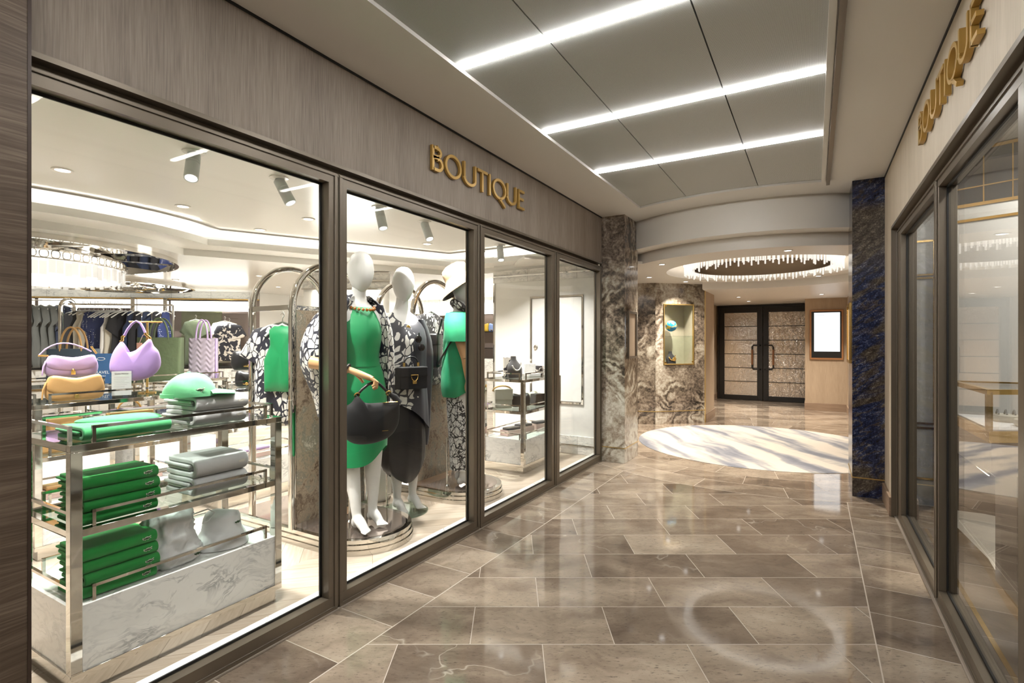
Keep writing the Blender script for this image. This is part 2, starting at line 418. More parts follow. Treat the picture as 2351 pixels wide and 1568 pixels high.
def floor_mat():
    t = NT('polished_taupe_marble_tiles'); p = t.pos(); x, y, z = t.sep(p)
    u = t.math('ADD', t.math('MULTIPLY', x, CS), t.math('MULTIPLY', y, SN))
    v = t.math('ADD', t.math('MULTIPLY', x, -SN), t.math('MULTIPLY', y, CS))
    def brick(vec, w, h, off):
        return t.n('TexBrick', {'Vector': vec, 'Color1': (0, 0, 0), 'Color2': (1, 1, 1), 'Mortar': (0.5, 0.5, 0.5), 'Scale': 1.0,
                   'Mortar Size': 0.0019, 'Mortar Smooth': 0.1, 'Bias': 0.0, 'Brick Width': w, 'Row Height': h}, offset=off, offset_frequency=2)
    b1 = brick(t.comb(t.math('ADD', u, -0.722 + 0.597*40), t.math('ADD', v, -2.158 + 0.305*40)), 0.597, 0.305, 0.5)
    d = t.math('ADD', t.math('ABSOLUTE', t.math('ADD', x, 0.69)), -0.91)
    b2 = brick(t.comb(t.math('ADD', d, 0.33*10), t.math('ADD', y, 0.08 + 0.3*40)), 0.33, 0.3, 0.0)
    dx = t.math('ADD', x, 0.58); dy = t.math('ADD', y, -7.03)
    R = t.math('SQRT', t.math('ADD', t.math('MULTIPLY', dx, dx), t.math('MULTIPLY', dy, dy)))
    th = t.math('MULTIPLY', t.math('ARCTAN2', dy, dx), 1.93)
    b3 = brick(t.comb(t.math('ADD', th, 0.6*40), t.math('ADD', R, -1.43 + 0.307*20)), 0.6, 0.307, 0.5)
    mb = t.math('MULTIPLY', t.math('GREATER_THAN', d, 0.0), t.math('LESS_THAN', y, 5.2))
    mr = t.math('LESS_THAN', R, 2.351)
    def sel(o):
        a = t.mix(mb, b1.outputs[o], b2.outputs[o]); return t.mix(mr, a, b3.outputs[o])
    rnd = t.sep(sel('Color'))[0]; fac = t.sep(sel('Fac'))[0]
    # separators: the border seams
    s1 = t.math('LESS_THAN', t.math('ABSOLUTE', d), 0.0026)
    s1 = t.math('MULTIPLY', s1, t.math('LESS_THAN', y, 5.2)); s1 = t.math('MULTIPLY', s1, t.math('GREATER_THAN', R, 2.35))
    s2 = t.math('LESS_THAN', t.math('ABSOLUTE', t.math('ADD', R, -2.351)), 0.0026)
    fac = t.math('MAXIMUM', fac, t.math('MAXIMUM', s1, s2))
    q = t.n('VectorMath', {0: p, 1: t.n('VectorMath', {0: t.comb(rnd, rnd, rnd), 1: (17.0, 31.0, 11.0)}, operation='MULTIPLY').outputs[0]}, operation='ADD').outputs[0]
    dis = t.noise(q, 2.5, 4).outputs[1]
    q2 = t.vmath('ADD', q, t.vmath('MULTIPLY', dis, (0.35, 0.35, 0.35)))
    cloud = t.noise(t.scale(t.n('Mapping', {0: q2, 2: (0, 0, -YAW)}).outputs[0], (1.0, 2.4, 1.0)), 2.6, 6, 0.6).outputs[0]
    grain = t.noise(t.scale(t.n('Mapping', {0: q, 2: (0, 0, -YAW)}).outputs[0], (22.0, 70.0, 30.0)), 1.6, 5, 0.75).outputs[0]
    f = t.math('ADD', t.math('MULTIPLY', cloud, 0.8), t.math('MULTIPLY', rnd, 0.27))
    f = t.math('ADD', f, -0.045)
    col = t.ramp(f, [(0.25, (0.11, 0.082, 0.062)), (0.45, (0.205, 0.158, 0.118)), (0.62, (0.325, 0.262, 0.20)), (0.85, (0.45, 0.38, 0.30))])
    spk = t.ramp(grain, [(0.34, (1, 1, 1)), (0.44, (0, 0, 0))])
    col = t.mix(t.math('MULTIPLY', spk, 0.75), col, (0.07, 0.055, 0.045))
    vn = t.noise(q2, 1.6, 3, 0.5, 0.3).outputs[0]
    vein = t.ramp(vn, [(0.494, (0, 0, 0)), (0.5, (0.8, 0.8, 0.8)), (0.506, (0, 0, 0))])
    vm = t.ramp(t.noise(q, 1.7, 2).outputs[0], [(0.5, (0, 0, 0)), (0.62, (1, 1, 1))])
    vcol = t.mix(t.math('GREATER_THAN', rnd, 0.55), (0.60, 0.54, 0.46), (0.13, 0.075, 0.035))
    col = t.mix(t.math('MULTIPLY', t.math('MULTIPLY', vein, vm), 0.6), col, vcol)
    col = t.mix(fac, col, (0.45, 0.385, 0.32))
    rough = t.math('MULTIPLY_ADD', fac, 0.3, 0.06)
    return t.done(t.bsdf(col, rough, bump=t.math('SUBTRACT', 1.0, fac), bstr=0.08, bdist=0.001, Specular_IOR_Level=0.62))
M['floor'] = floor_mat()

def oak_floor():
    t = NT('pale_oak_herringbone'); x, y, z = t.sep(t.pos())
    r2 = math.sqrt(0.5)
    col = t.math('FLOOR', t.math('DIVIDE', x, 0.42))
    odd = t.math('ABSOLUTE', t.math('MODULO', col, 2.0))
    sg = t.math('MULTIPLY_ADD', odd, 2.0, -1.0)
    a = t.math('ADD', y, t.math('MULTIPLY', t.math('MULTIPLY', x, sg), 1.0))
    b = t.math('SUBTRACT', y, t.math('MULTIPLY', t.math('MULTIPLY', x, sg), 1.0))
    br = t.n('TexBrick', {'Vector': t.comb(t.math('MULTIPLY', b, r2), t.math('MULTIPLY_ADD', a, r2, 40.0)), 'Color1': (0, 0, 0), 'Color2': (1, 1, 1), 'Mortar': (0.2, 0.2, 0.2),
              'Scale': 1.0, 'Mortar Size': 0.0012, 'Brick Width': 8.0, 'Row Height': 0.12}, offset=0.0)
    g = t.noise(t.comb(t.math('MULTIPLY', b, 4), t.math('MULTIPLY', a, 60), t.math('MULTIPLY', br.outputs[0], 9)), 1.0, 4).outputs[0]
    f = t.math('ADD', t.math('MULTIPLY', g, 0.6), t.math('MULTIPLY', t.sep(br.outputs[0])[0], 0.4))
    c = t.ramp(f, [(0.25, (0.36, 0.29, 0.22)), (0.75, (0.56, 0.48, 0.39))])
    c = t.mix(br.outputs['Fac'], c, (0.22, 0.17, 0.12))
    return t.done(t.bsdf(c, 0.25))
M['oakfloor'] = oak_floor()

def perforated():
    t = NT('perforated_metal_ceiling'); x, y, z = t.sep(t.pos())
    k = 2*PI/0.0052
    a = t.math('SINE', t.math('MULTIPLY', t.math('ADD', x, y), k*0.7071)); b = t.math('SINE', t.math('MULTIPLY', t.math('SUBTRACT', x, y), k*0.7071))
    hole = t.math('GREATER_THAN', t.math('MULTIPLY', a, b), 0.42)
    c = t.mix(hole, (0.555, 0.57, 0.545), (0.11, 0.11, 0.105))
    return t.done(t.bsdf(c, 0.5))
M['perf'] = perforated()
def carpet():
    t = NT('round_carpet_brush_strokes'); p = t.pos()
    m = t.n('Mapping', {0: p, 1: (0.58, -7.03, 0), 2: (0, 0, -0.30)}).outputs[0]
    d = t.noise(m, 1.1, 2).outputs[1]
    q = t.vmath('ADD', m, t.vmath('MULTIPLY', d, (0.35, 0.3, 0)))
    w = t.noise(t.scale(t.n('Mapping', {0: q, 2: (0, 0, -0.32)}).outputs[0], (4.2, 0.62, 1)), 1.0, 3, 0.5).outputs[0]
    xs = t.sep(t.n('Mapping', {0: m, 2: (0, 0, -0.22)}).outputs[0])[0]
    mask = t.n('MapRange', {0: xs, 1: -0.75, 2: 0.25, 3: -0.22, 4: 0.02}).outputs[0]
    f = t.math('ADD', w, mask)
    fib = t.noise(t.scale(t.n('Mapping', {0: p, 2: (0, 0, -YAW)}).outputs[0], (9, 60, 1)), 1.0, 3).outputs[0]
    f = t.math('ADD', f, t.math('MULTIPLY_ADD', fib, 0.22, -0.11))
    col = t.ramp(f, [(0.47, (0.47, 0.415, 0.355)), (0.54, (0.31, 0.295, 0.28)), (0.60, (0.19, 0.19, 0.21)), (0.68, (0.115, 0.12, 0.145))])
    return t.done(t.bsdf(col, 0.6, bump=fib, bstr=0.1, bdist=0.002))
M['carpet'] = carpet()
# ================================================================ SETTING
C0 = (-0.58, 7.03)                       # centre of the round lobby
CEIL = 2.55
def ring_sector(mb, r0, r1, a0, a1, z0, z1, c=C0, n=64):
    o = arc(c[0], c[1], r1, a0, a1, n); i = arc(c[0], c[1], r0, a0, a1, n)
    rings = [[(o[k][0],o[k][1],z0),(o[k][0],o[k][1],z1),(i[k][0],i[k][1],z1),(i[k][0],i[k][1],z0)] for k in range(n+1)]
    if abs(a1-a0) >= 360: rings[-1] = rings[0]
    return mb.loft(rings, cap=abs(a1-a0) < 360)
def arc_at(r, x):                        # front point of the circle of radius r at a given x
    return C0[1] - math.sqrt(r*r - (x - C0[0])**2)

# floors
fl = MB().prism([(-1.95,-3),(0.53,-3),(0.53,5.1),(1.7,5.8),(1.7,8.6),(0.62,8.6),(0.62,12.5),(-2.1,12.5),(-2.1,9.4),(-2.8,8.4),(-2.8,6.0),(-1.95,5.55)], -0.06, 0)
struct(fl, 'floor', M['floor'])
struct(MB().prism([(-12.4,-1.2),(-1.955,-1.2),(-1.955,5.45),(-3.33,5.45),(-3.33,8.7),(-12.4,8.7)], -0.06, 0.0), 'floor_shop', M['oakfloor'])
# marble kerb inside the glass
struct(MB().box((-2.06,0.2,0.0),(-1.962,5.4,0.055)), 'trim_1', M['carrara_tile'], 0.003)
# corridor ceiling with the long opening for the metal panels
XL, XR = -1.475, 0.062
a0 = math.degrees(math.atan2(arc_at(2.2, XL)-C0[1], XL-C0[0])); a1 = math.degrees(math.atan2(arc_at(2.2, XR)-C0[1], XR-C0[0]))
inner = arc(C0[0], C0[1], 2.2, a1, a0, 20)
outer = arc(C0[0], C0[1], 1.8, -140, -50, 40)
poly = [(XL,-3),(-1.96,-3)] + outer + [(0.60,-3),(XR,-3)] + inner
struct(MB().prism(poly, CEIL, CEIL+0.06), 'ceiling', M['white'])
# trim round the metal panels
path = [(XL,-3)] + inner[::-1] + [(XR,-3)]
tr = MB().ribbon(path, 0.028, CEIL-0.012, CEIL+0.03, lambda x,y,z: (x,y,z))
struct(tr, 'trim_2', M['white'])
struct(MB().box((XR+0.02,-3,CEIL-0.035),(XR+0.045,arc_at(2.2,XR)+0.02,CEIL)), 'trim_3', M['bronze'])
# perforated panels, seams left open between them
for k, (x0, x1) in enumerate(((XL+0.012,-1.003),(-0.997,-0.413),(-0.407,XR-0.012))):
    edge = [(x1-(x1-x0)*i/8, arc_at(2.21, x1-(x1-x0)*i/8)) for i in range(9)]
    struct(MB().prism([(x0,-3),(x1,-3)] + edge, CEIL+0.006, CEIL+0.03), 'ceiling_panel', M['perf'])
struct(MB().box((XL,-3,CEIL+0.032),(XR,5.2,CEIL+0.06)), 'ceiling_void', M['dark'])
STY = [(3.81,'nearest the round lobby'),(2.92,'middle one of the three in view'),(2.03,'closest to the camera at the top edge'),(1.14,None),(0.25,None),(-0.64,None),(-1.53,None),(-2.4,None)]
for y, w in STY:
    o = MB().box((XL+0.016,y-0.0155,CEIL-0.004),(XR-0.016,y+0.0155,CEIL+0.006)).build('strip_light', M['strip'])
    tag(o, ('bright linear ceiling light across the metal panels, ' + w) if w else 'bright linear ceiling light behind the camera position', 'ceiling light', 'linear corridor ceiling lights')

# lobby ceilings
m = MB(); ring_sector(m, 1.77, 1.8, -140, -50, 2.28, CEIL+0.06); ring_sector(m, 1.5601, 1.8, -140, -50, 2.25, 2.28); struct(m, 'ceiling_lobby_upper', M['rotwhite'], ang=30)
m = MB(); ring_sector(m, 1.56, 1.6, -150, -40, 2.16, 2.25); ring_sector(m, 1.09, 1.6, 0, 360, 2.13, 2.16, n=96); ring_sector(m, 1.6, 3.0, -46, 226, 2.13, 2.16)
struct(m, 'ceiling_lobby', M['rotwhite'], ang=30)
m = MB(); ring_sector(m, 1.09, 1.13, 0, 360, 2.16, 2.36, n=96); m.prism(arc(C0[0],C0[1],1.13,0,360,64)[:-1], 2.36, 2.4); struct(m, 'ceiling_lobby_recess', M['rotwhite'], ang=30)
pv = arc(C0[0], C0[1], 1.4, 128, 25, 40) + [(1.4,8.3),(1.4,12.5),(-2.1,12.5),(-2.1,9.3),(-1.46,9.3),(-1.46,8.3)]
struct(MB().prism(pv, 2.03, 2.13), 'ceiling_vestibule', M['rotwhite'], ang=30)
m = MB().tube([(C0[0]+0.84*math.cos(a*PI/32), C0[1]+0.84*math.sin(a*PI/32), 2.256) for a in range(64)], 0.014, 6, closed=True)
tag(m.build('cove_light', M['rotcove']), 'glowing cove light ring round the lobby ceiling recess', 'cove light')

# left shop front: fascia, slot, frames and panes
struct(MB().box((-2.06,0.3,2.077),(-1.927,5.2,CEIL)), 'wall_left_fascia', M['fascia'])
struct(MB().box((-1.928,0.3,CEIL-0.012),(-1.9235,5.2,CEIL)), 'trim_4', M['gasket'])  # dark strip standing in for the shade of the ceiling gap
struct(MB().box((-2.06,0.3,2.060),(-1.920,5.2,2.077)), 'trim_5', M['bronze'])
struct(MB().box((-2.06,0.3,2.036),(-1.965,5.2,2.060)), 'trim_6', M['bronze'])
def window(n, x, d, y0, y1, g0, g1, z1=2.036, gz0=0.066, gz1=1.985, depth=0.07):
    """d=+1: the glass lies towards +x of the frame face x"""
    root = thing('window_%d' % n, None, None); root['kind'] = 'structure'
    xa, xb = sorted((x, x + d*depth))
    fr = MB()
    for a, b in (((y0,0.0),(y1,gz0)),((y0,gz1),(y1,z1)),((y0,gz0),(g0,gz1)),((g1,gz0),(y1,gz1))):
        fr.box((xa,a[0],a[1]),(xb,b[0],b[1]))
    # a raised outer bead on the face
    xo = x - d*0.006
    xc, xd = sorted((xo, x))
    for a, b in (((y0+0.004,0.004),(y1-0.004,0.02)),((y0+0.004,z1-0.016),(y1-0.004,z1-0.004)),((y0+0.004,0.02),(y0+0.022,z1-0.016)),((y1-0.022,0.02),(y1-0.004,z1-0.016))):
        fr.box((xc,a[0],a[1]),(xd,b[0],b[1]))
    fr.build('window_frame', M['bronze'], root, bevel=0.002)
    gx = x + d*0.042
    ga = MB(); w = 0.010
    for a, b in (((g0,gz0),(g1,gz0+w)),((g0,gz1-w),(g1,gz1)),((g0,gz0),(g0+w,gz1)),((g1-w,gz0),(g1,gz1))):
        ga.box((gx-0.012,a[0],a[1]),(gx-0.0055,b[0],b[1])) if d < 0 else ga.box((gx-0.0125,a[0],a[1]),(gx-0.0055,b[0],b[1]))
    ga.build('gasket', M['gasket'], root)
    MB().box((gx-0.005,g0,gz0),(gx+0.005,g1,gz1)).build('glass_pane', M['glass'], root)
    return root
window(1, -1.93, -1, 0.46, 1.708, 0.60, 1.656)
window(2, -1.93, -1, 1.712, 2.901, 1.764, 2.84)
window(3, -1.93, -1, 2.905, 4.086, 2.966, 4.01)
window(4, -1.93, -1, 4.09, 5.2, 4.166, 5.165)
struct(MB().box((-1.93,0.5,0.0),(-1.918,5.2,0.006)), 'trim_7', plain('pale_floor_strip', (0.40,0.34,0.28), 0.4))
# dark oak panel closing the shop front on the left
struct(MB().box((-2.25,-3,0),(-1.868,0.575,CEIL)), 'wall_left_panel', M['walnut'])
struct(MB().box((-2.25,0.575,0),(-1.866,0.583,CEIL)), 'trim_8', plain('panel_edge', (0.05,0.030,0.022), 0.35))
struct(MB().box((-2.6,-3.1,0),(0.7,-3,CEIL)), 'wall_corridor_end', M['fascia'])

# right shop front
struct(MB().box((0.48,-3,2.07),(0.62,5.04,CEIL)), 'wall_right_fascia', M['fascia_lit'])
struct(MB().box((0.48,4.60,0),(0.62,5.04,2.07)), 'wall_right_pier', M['fascia_lit'])
struct(MB().box((0.4755,-3,CEIL-0.014),(0.48,5.04,CEIL)), 'trim_9', M['gasket'])  # black strip in place of the shaded gap under the ceiling
struct(MB().box((0.462,4.592,0),(0.49,5.04,0.135)), 'baseboard_right', M['base_wood'], 0.002)
struct(MB().box((0.474,-3,2.05),(0.62,4.60,2.07)), 'trim_10', M['bronze'])
struct(MB().box((0.474,4.585,0),(0.62,4.60,2.07)), 'trim_11', M['bronze'])
struct(MB().box((0.515,-3,2.036),(0.62,4.6,2.05)), 'trim_12', M['bronze'])
window(5, 0.51, 1, 3.215, 4.585, 3.27, 4.42)
window(6, 0.51, 1, 1.965, 3.211, 2.045, 3.165)
window(7, 0.51, 1, -3.0, 1.961, -2.9, 1.90)
struct(MB().box((0.492,-3,0.0),(0.51,4.585,0.006)), 'trim_13', plain('pale_floor_strip_r', (0.40,0.34,0.28), 0.4))

# stone pillars
def pillar(n, a, b):
    struct(MB().box((a[0],a[1],0.0),(b[0],b[1],CEIL)), 'pillar_%s' % n, M['onyx'] if n == 'left' else M['granite'], 0.002)
    struct(MB().box((a[0]-0.004,a[1]-0.004,0.150),(b[0]+0.004,b[1]+0.004,0.158)), 'trim_%d' % (14 if n == 'left' else 15), M['goldtrim'])
pillar('left', (-1.95,5.205), (-1.68,5.66))
pillar('right', (0.264,5.04), (0.56,5.57))
# slim display niches set in the pillar sides
for nm, x, d, mt in (('left', -1.68, 1, M['bronze']), ('right', 0.264, -1, M['brass'])):
    y0, y1 = (5.29, 5.58) if d > 0 else (5.10, 5.48)
    r = thing('wall_niche', 'slim dark framed wall display on the grey stone pillar side' if d > 0 else 'slim copper framed wall display on the blue stone pillar side', 'wall display', (x, 0, 0))
    f = MB(); a, b = sorted((0, d*0.018))
    for q in ((y0,1.07,y1,1.095),(y0,1.545,y1,1.57),(y0,1.095,y0+0.022,1.545),(y1-0.022,1.095,y1,1.545)): f.box((a,q[0],q[1]),(b,q[2],q[3]))
    f.build('frame', mt, r, bevel=0.002)
    a, b = sorted((0.0005*d, d*0.006))
    MB().box((a,y0+0.022,1.095),(b,y1-0.022,1.545)).build('panel', M['wallpaper'], r)

# lobby walls: onyx facets with the display niche
e2 = math.atan2(0.58, 0.61); L2 = 0.842
def facet(name, p, q, th=0.05, mat=None, z1=2.16, **k):
    a = math.atan2(q[1]-p[1], q[0]-p[0]); L = math.hypot(q[0]-p[0], q[1]-p[1])
    return struct(MB().box((0,0,0),(L,th,z1)), name, mat or M['onyx'], loc=(p[0],p[1],0), rot=(0,0,a), **k)
facet('wall_lobby_facet', (-2.60,7.72), (-2.073,7.878))
m = MB()
s0, s1, n0, n1 = 0.133, 0.649, 0.895, 1.82
for a, b in (((0,0),(s0,2.16)),((s1,0),(L2,2.16)),((s0,0),(s1,n0)),((s0,n1),(s1,2.16))): m.box((a[0],0,a[1]),(b[0],0.03,b[1]))
struct(m, 'wall_lobby_niche', M['onyx'], loc=(-2.07,7.88,0), rot=(0,0,e2))
m = MB().box((-0.02,-0.005,0.19),(L2,0.0,0.20)); struct(m, 'trim_16', M['goldtrim'], loc=(-2.07,7.88,0), rot=(0,0,e2))
m = MB().box((0,-0.005,0.19),(0.55,0.0,0.20)); struct(m, 'trim_17', M['goldtrim'], loc=(-2.60,7.72,0), rot=(0,0,math.atan2(0.158,0.527)))
facet('wall_lobby_side', (-1.95,5.70), (-2.75,6.3), mat=M['onyx']); facet('wall_lobby_back', (-2.75,6.3), (-2.60,7.72), mat=M['onyx'])
facet('wall_lobby_right', (1.5,6.3), (0.60,5.6), mat=M['wallpaper']); facet('wall_lobby_right_back', (1.35,7.9), (1.5,6.3), mat=M['wallpaper']); facet('wall_lobby_right_end', (0.52,8.5), (1.35,7.9), mat=M['wallpaper'])
# vestibule walls
struct(MB().box((-1.62,8.475,0),(-1.46,9.3,2.05)), 'wall_vestibule_left', M['wallpaper'])
struct(MB().box((-1.475,8.455,0),(-1.452,8.475,2.05)), 'trim_18', M['goldtrim'])
struct(MB().box((-1.62,8.478,0),(-1.445,9.315,0.13)), 'baseboard_left', M['base_wood'], 0.002)
struct(MB().box((-2.05,9.3,0),(-1.86,12.3,2.05)), 'wall_vestibule_left_far', M['wallpaper'])
struct(MB().box((-2.05,9.32,0),(-1.845,12.18,0.13)), 'baseboard_left_far', M['base_wood'], 0.002)
struct(MB().box((-2.05,12.24,0),(0.7,12.34,2.05)), 'wall_far', M['wallpaper'])
struct(MB().box((-0.15,10.97,0),(0.62,11.4,2.05)), 'wall_screen', M['wallpaper'])
struct(MB().box((-0.158,10.955,0),(0.5,11.42,0.135)), 'baseboard_screen', M['base_wood'], 0.002)
struct(MB().box((0.50,8.45,0),(0.62,10.97,2.05)), 'wall_vestibule_right', M['wallpaper'])
struct(MB().box((0.487,8.46,0),(0.53,10.955,0.13)), 'baseboard_vestibule_right', M['base_wood'], 0.002)

# double entrance door at the end
def rippled(name, col, scale, strg, rough):
    t = NT(name); p = t.obj()
    d = t.noise(p, scale*0.5, 3).outputs[1]
    q = t.vmath('ADD', t.n('Mapping', {0: p, 3: (1.6, 1, 0.7)}).outputs[0], t.vmath('MULTIPLY', d, (0.2, 0.2, 0.2)))
    h = t.noise(q, scale, 4, 0.6, 0.6).outputs[0]
    return t.done(t.bsdf(col, rough, 0.8, bump=h, bstr=strg, bdist=0.05))
M['ripple'] = rippled('rippled_mirror_glass', (0.80, 0.75, 0.69), 9, 0.6, 0.06)
M['soft_ripple'] = rippled('soft_rippled_glass', (0.82, 0.77, 0.70), 16, 0.12, 0.10)
dr = thing('door_1', None, None, (0, 12.15, 0)); dr['kind'] = 'structure'
m = MB()
for a, b in (((-1.83,0),(-1.80,2.0)),((-0.05,0),(-0.02,2.0)),((-1.83,1.975),(-0.02,2.02))): m.box((a[0],-0.01,a[1]),(b[0],0.09,b[1]))
m.build('door_frame', M['dark'], dr)
for x0, x1, gm, hx in ((-1.80,-0.945,'soft_ripple',-1.02),(-0.935,-0.05,'ripple',-0.86)):
    m = MB(); st = 0.105
    for a, b in (((x0,0.005),(x0+st,1.975)),((x1-st,0.005),(x1,1.975)),((x0+st,0.005),(x1-st,0.105)),((x0+st,1.865),(x1-st,1.975))): m.box((a[0],0,a[1]),(b[0],0.05,b[1]))
    lf = m.build('door_leaf', M['dark'], dr, bevel=0.003)
    MB().box((x0+st,0.02,0.105),(x1-st,0.03,1.865)).build('glass_pane', M[gm], lf)
    m = MB()
    for i in range(1, 6): z = 0.105 + 1.76*i/6; m.box((x0+st,0.005,z-0.006),(x1-st,0.045,z+0.006))
    m.build('glazing_bar', M['dark'], lf)
    s = -1 if hx < -0.94 else 1
    hxo = hx + s*0.05 - s*0.03
    base = -0.94 + s*0.045
    g = MB().tube([(base,0.0,1.17),(base+s*0.02,-0.05,1.17),(base+s*0.13,-0.06,1.17),(base+s*0.155,-0.06,1.14),(base+s*0.155,-0.06,0.70),(base+s*0.13,-0.06,0.665),(base+s*0.02,-0.05,0.665),(base,0.0,0.665)], 0.016, 10)
    h = g.build('door_handle', M['dark'], lf)
    MB().tube([(base+s*0.155,-0.06,1.08),(base+s*0.155,-0.06,0.76)], 0.0185, 10).build('handle_grip', plain('handle_wood', (0.20,0.085,0.035), 0.4), h)

# ---- left shop shell
W0, W1 = Vector((-11.4,3.2,0)), Vector((-8.4,5.7,0))
WA = math.atan2(W1.y-W0.y, W1.x-W0.x)
struct(MB().prism([(-12.4,-1.2),(-1.96,-1.2),(-1.96,5.45),(-3.33,5.45),(-3.33,8.7),(-12.4,8.7)], 2.30, 2.36), 'ceiling_shop', M['shopwhite'])
PTH = arc(-6.6, 1.85, 1.9, -110, 31.5, 44) + [(-3.85,5.15),(-1.97,5.15)]
def offset(pts, d):
    P = [Vector(p) for p in pts]; out = []
    for i in range(len(P)):
        d1 = (P[i]-P[i-1]).normalized() if i else (P[1]-P[0]).normalized()
        d2 = (P[i+1]-P[i]).normalized() if i < len(P)-1 else d1
        n1 = Vector((-d1.y,d1.x)); n2 = Vector((-d2.y,d2.x)); nn = (n1+n2).normalized()
        q = P[i] + nn*(d/max(nn.dot(n1),0.4)); out.append((q.x,q.y))
    return out
def strip(mb, d0, d1, z0, z1):
    a = offset(PTH, d0); b = offset(PTH, d1)
    return mb.loft([[(p[0],p[1],z0),(p[0],p[1],z1),(q[0],q[1],z1),(q[0],q[1],z0)] for p, q in zip(a, b)])
m = MB(); strip(m, 0.0, 0.02, 2.185, 2.225); strip(m, 0.0, 0.45, 2.165, 2.185); struct(m, 'ceiling_shop_lip', M['shopwhite'], ang=30)
m = MB(); strip(m, 0.42, 0.45, 2.185, 2.30); struct(m, 'ceiling_shop_cove_back', M['shopwhite'], ang=30)
m = MB(); strip(m, -0.16, -0.13, 2.288, 2.30); struct(m, 'trim_19', plain('grey_edge_trim', (0.42,0.41,0.38), 0.4))
m = MB(); strip(m, 0.10, 0.13, 2.187, 2.197); tag(m.build('cove_light', M['cove'], ang=30), 'glowing curved cove light in the boutique ceiling', 'cove light')
low = offset(PTH, 0.34)
m = MB().prism(low[:-1] + [(-3.33,low[-1][1]),(-3.33,8.7),(-12.4,8.7),(-12.4,low[0][1])], 2.10, 2.165); struct(m, 'ceiling_shop_low', M['shopwhite'], ang=30)
# outer walls of the shop
M['shelfwall'] = plain('mauve_brown_shelf_back', (0.24,0.185,0.16), 0.6)
struct(MB().box((-12.4,-1.3,0),(-2.25,-1.2,2.36)), 'wall_shop_near', M['shopwhite'])
struct(MB().box((-12.5,-1.2,0),(-12.4,4.0,2.36)), 'wall_shop_left', M['shopwhite'])
m = MB().box((-1.6,0,0),(3.906,0.1,2.36)); struct(m, 'wall_shop_back', M['shelfwall'], loc=W0, rot=(0,0,WA))
struct(MB().box((-8.5,5.7,0),(-8.4,8.7,2.36)), 'wall_shop_corner', M['shopwhite'])
struct(MB().box((-8.5,8.5,0),(-3.28,8.6,2.36)), 'wall_shop_shelves', M['shelfwall'])
struct(MB().box((-3.38,5.5,0),(-3.28,8.6,2.36)), 'wall_shop_side', M['shopwhite'])
struct(MB().box((-3.38,5.40,0),(-1.962,5.5,2.36)), 'wall_shop_end', M['shopwhite'])
struct(MB().box((-3.385,5.388,0),(-3.365,5.40,1.98)), 'trim_20', M['chrome'])
struct(MB().box((-3.38,5.386,1.955),(-1.962,5.40,2.10)), 'trim_21', M['carrara_tile'])
struct(MB().box((-3.38,5.370,2.018),(-1.962,5.386,2.034)), 'trim_22', M['chrome'])
struct(MB().box((-3.38,5.375,0),(-1.962,5.40,0.20)), 'baseboard_shop_end', M['carrara_tile'], 0.002)
struct(MB().box((-3.38,5.368,0.095),(-1.962,5.375,0.105)), 'trim_23', M['chrome'])
# access panel in the end wall
ap = thing('wall_panel_door', 'white flush wall panel door in chrome frame with round lock', 'panel door', (-2.21,5.40,0.55))
m = MB()
for a, b in (((-0.665,0),(0,0.022)),((-0.665,1.20),(0,1.222)),((-0.665,0.022),(-0.645,1.2)),((-0.02,0.022),(0,1.2))): m.box((a[0],-0.014,a[1]),(b[0],0,b[1]))
m.build('frame', M['chrome'], ap)
dp_ = MB().box((-0.642,-0.008,0.025),(-0.023,-0.0005,1.197)).build('door_panel', M['shopwhite'], ap, bevel=0.002)
MB().lathe([(0.026,0),(0.026,0.008),(0.018,0.012),(0.018,0.020),(0.002,0.022)], 20, (-0.59,-0.008,0.635), Matrix.Rotation(PI/2, 4, 'X')).build('lock', M['chrome'], dp_)

# back wall: frieze, lit headers, posts and marble plinth (local x along the wall, -y towards the shop)
def on_back(mb, name, mat, **k): return struct(mb, name, mat, loc=W0, rot=(0,0,WA), **k)
on_back(MB().box((-1.6,-0.03,1.985),(3.9,0,2.10)), 'trim_24', M['carrara_tile'])
on_back(MB().box((-1.6,-0.045,1.965),(3.9,0,1.985)), 'trim_25', M['brass'])
on_back(MB().box((-1.6,-0.35,0.0),(3.9,0,0.80)), 'wall_back_plinth', M['carrara_tile'])
on_back(MB().box((-1.6,-0.355,0.80),(3.9,0,0.83)), 'trim_26', M['dark'])
for k, s in enumerate((0.62, 2.08, 2.56, 3.86)):
    on_back(MB().box((s-0.03,-0.36,0.83),(s+0.03,-0.30,1.965)), 'trim_%d' % (27+k), M['chrome'])
M['boxframe'] = plain('sign_box_back', (0.5,0.5,0.48), 0.5)
PENDING = []
def lit_sign(p, L, h, rot, label, text=None, tsize=0.1):
    r = thing('illuminated_sign', label, 'sign', p, rot)
    MB().box((0,-0.10,0),(L,-0.015,h)).build('sign_box', M['lightbox'], r)
    MB().box((0,-0.015,0),(L,0,h)).build('back_plate', M['boxframe'], r)
    if text:
        r['txt'] = 1; PENDING.append((r, text, tsize, L, h))
    return r
def wallp(s, off, z=0.0):
    e = (W1-W0).normalized(); n = Vector((e.y,-e.x,0))
    return W0 + e*s + n*off + Vector((0,0,z))
lit_sign(wallp(0.70,0.20,1.80), 1.33, 0.135, WA, 'long white lit sign with pale grey capital lettering above the dress rail', 'ILSE JACOBSEN', 0.088)
lit_sign(wallp(-0.5,0.20,1.80), 1.05, 0.135, WA, 'plain white lit header above the grey hanging clothes')
lit_sign(wallp(2.12,0.20,1.72), 0.40, 0.22, WA, 'short white lit header between the shop wall posts')
lit_sign(wallp(2.62,0.20,1.76), 1.2, 0.16, WA, 'white lit header above the hanging patterned blouse')
lit_sign((-7.6,8.48,1.78), 4.2, 0.20, 0, 'long lit header above the bag shelves at the shop end')
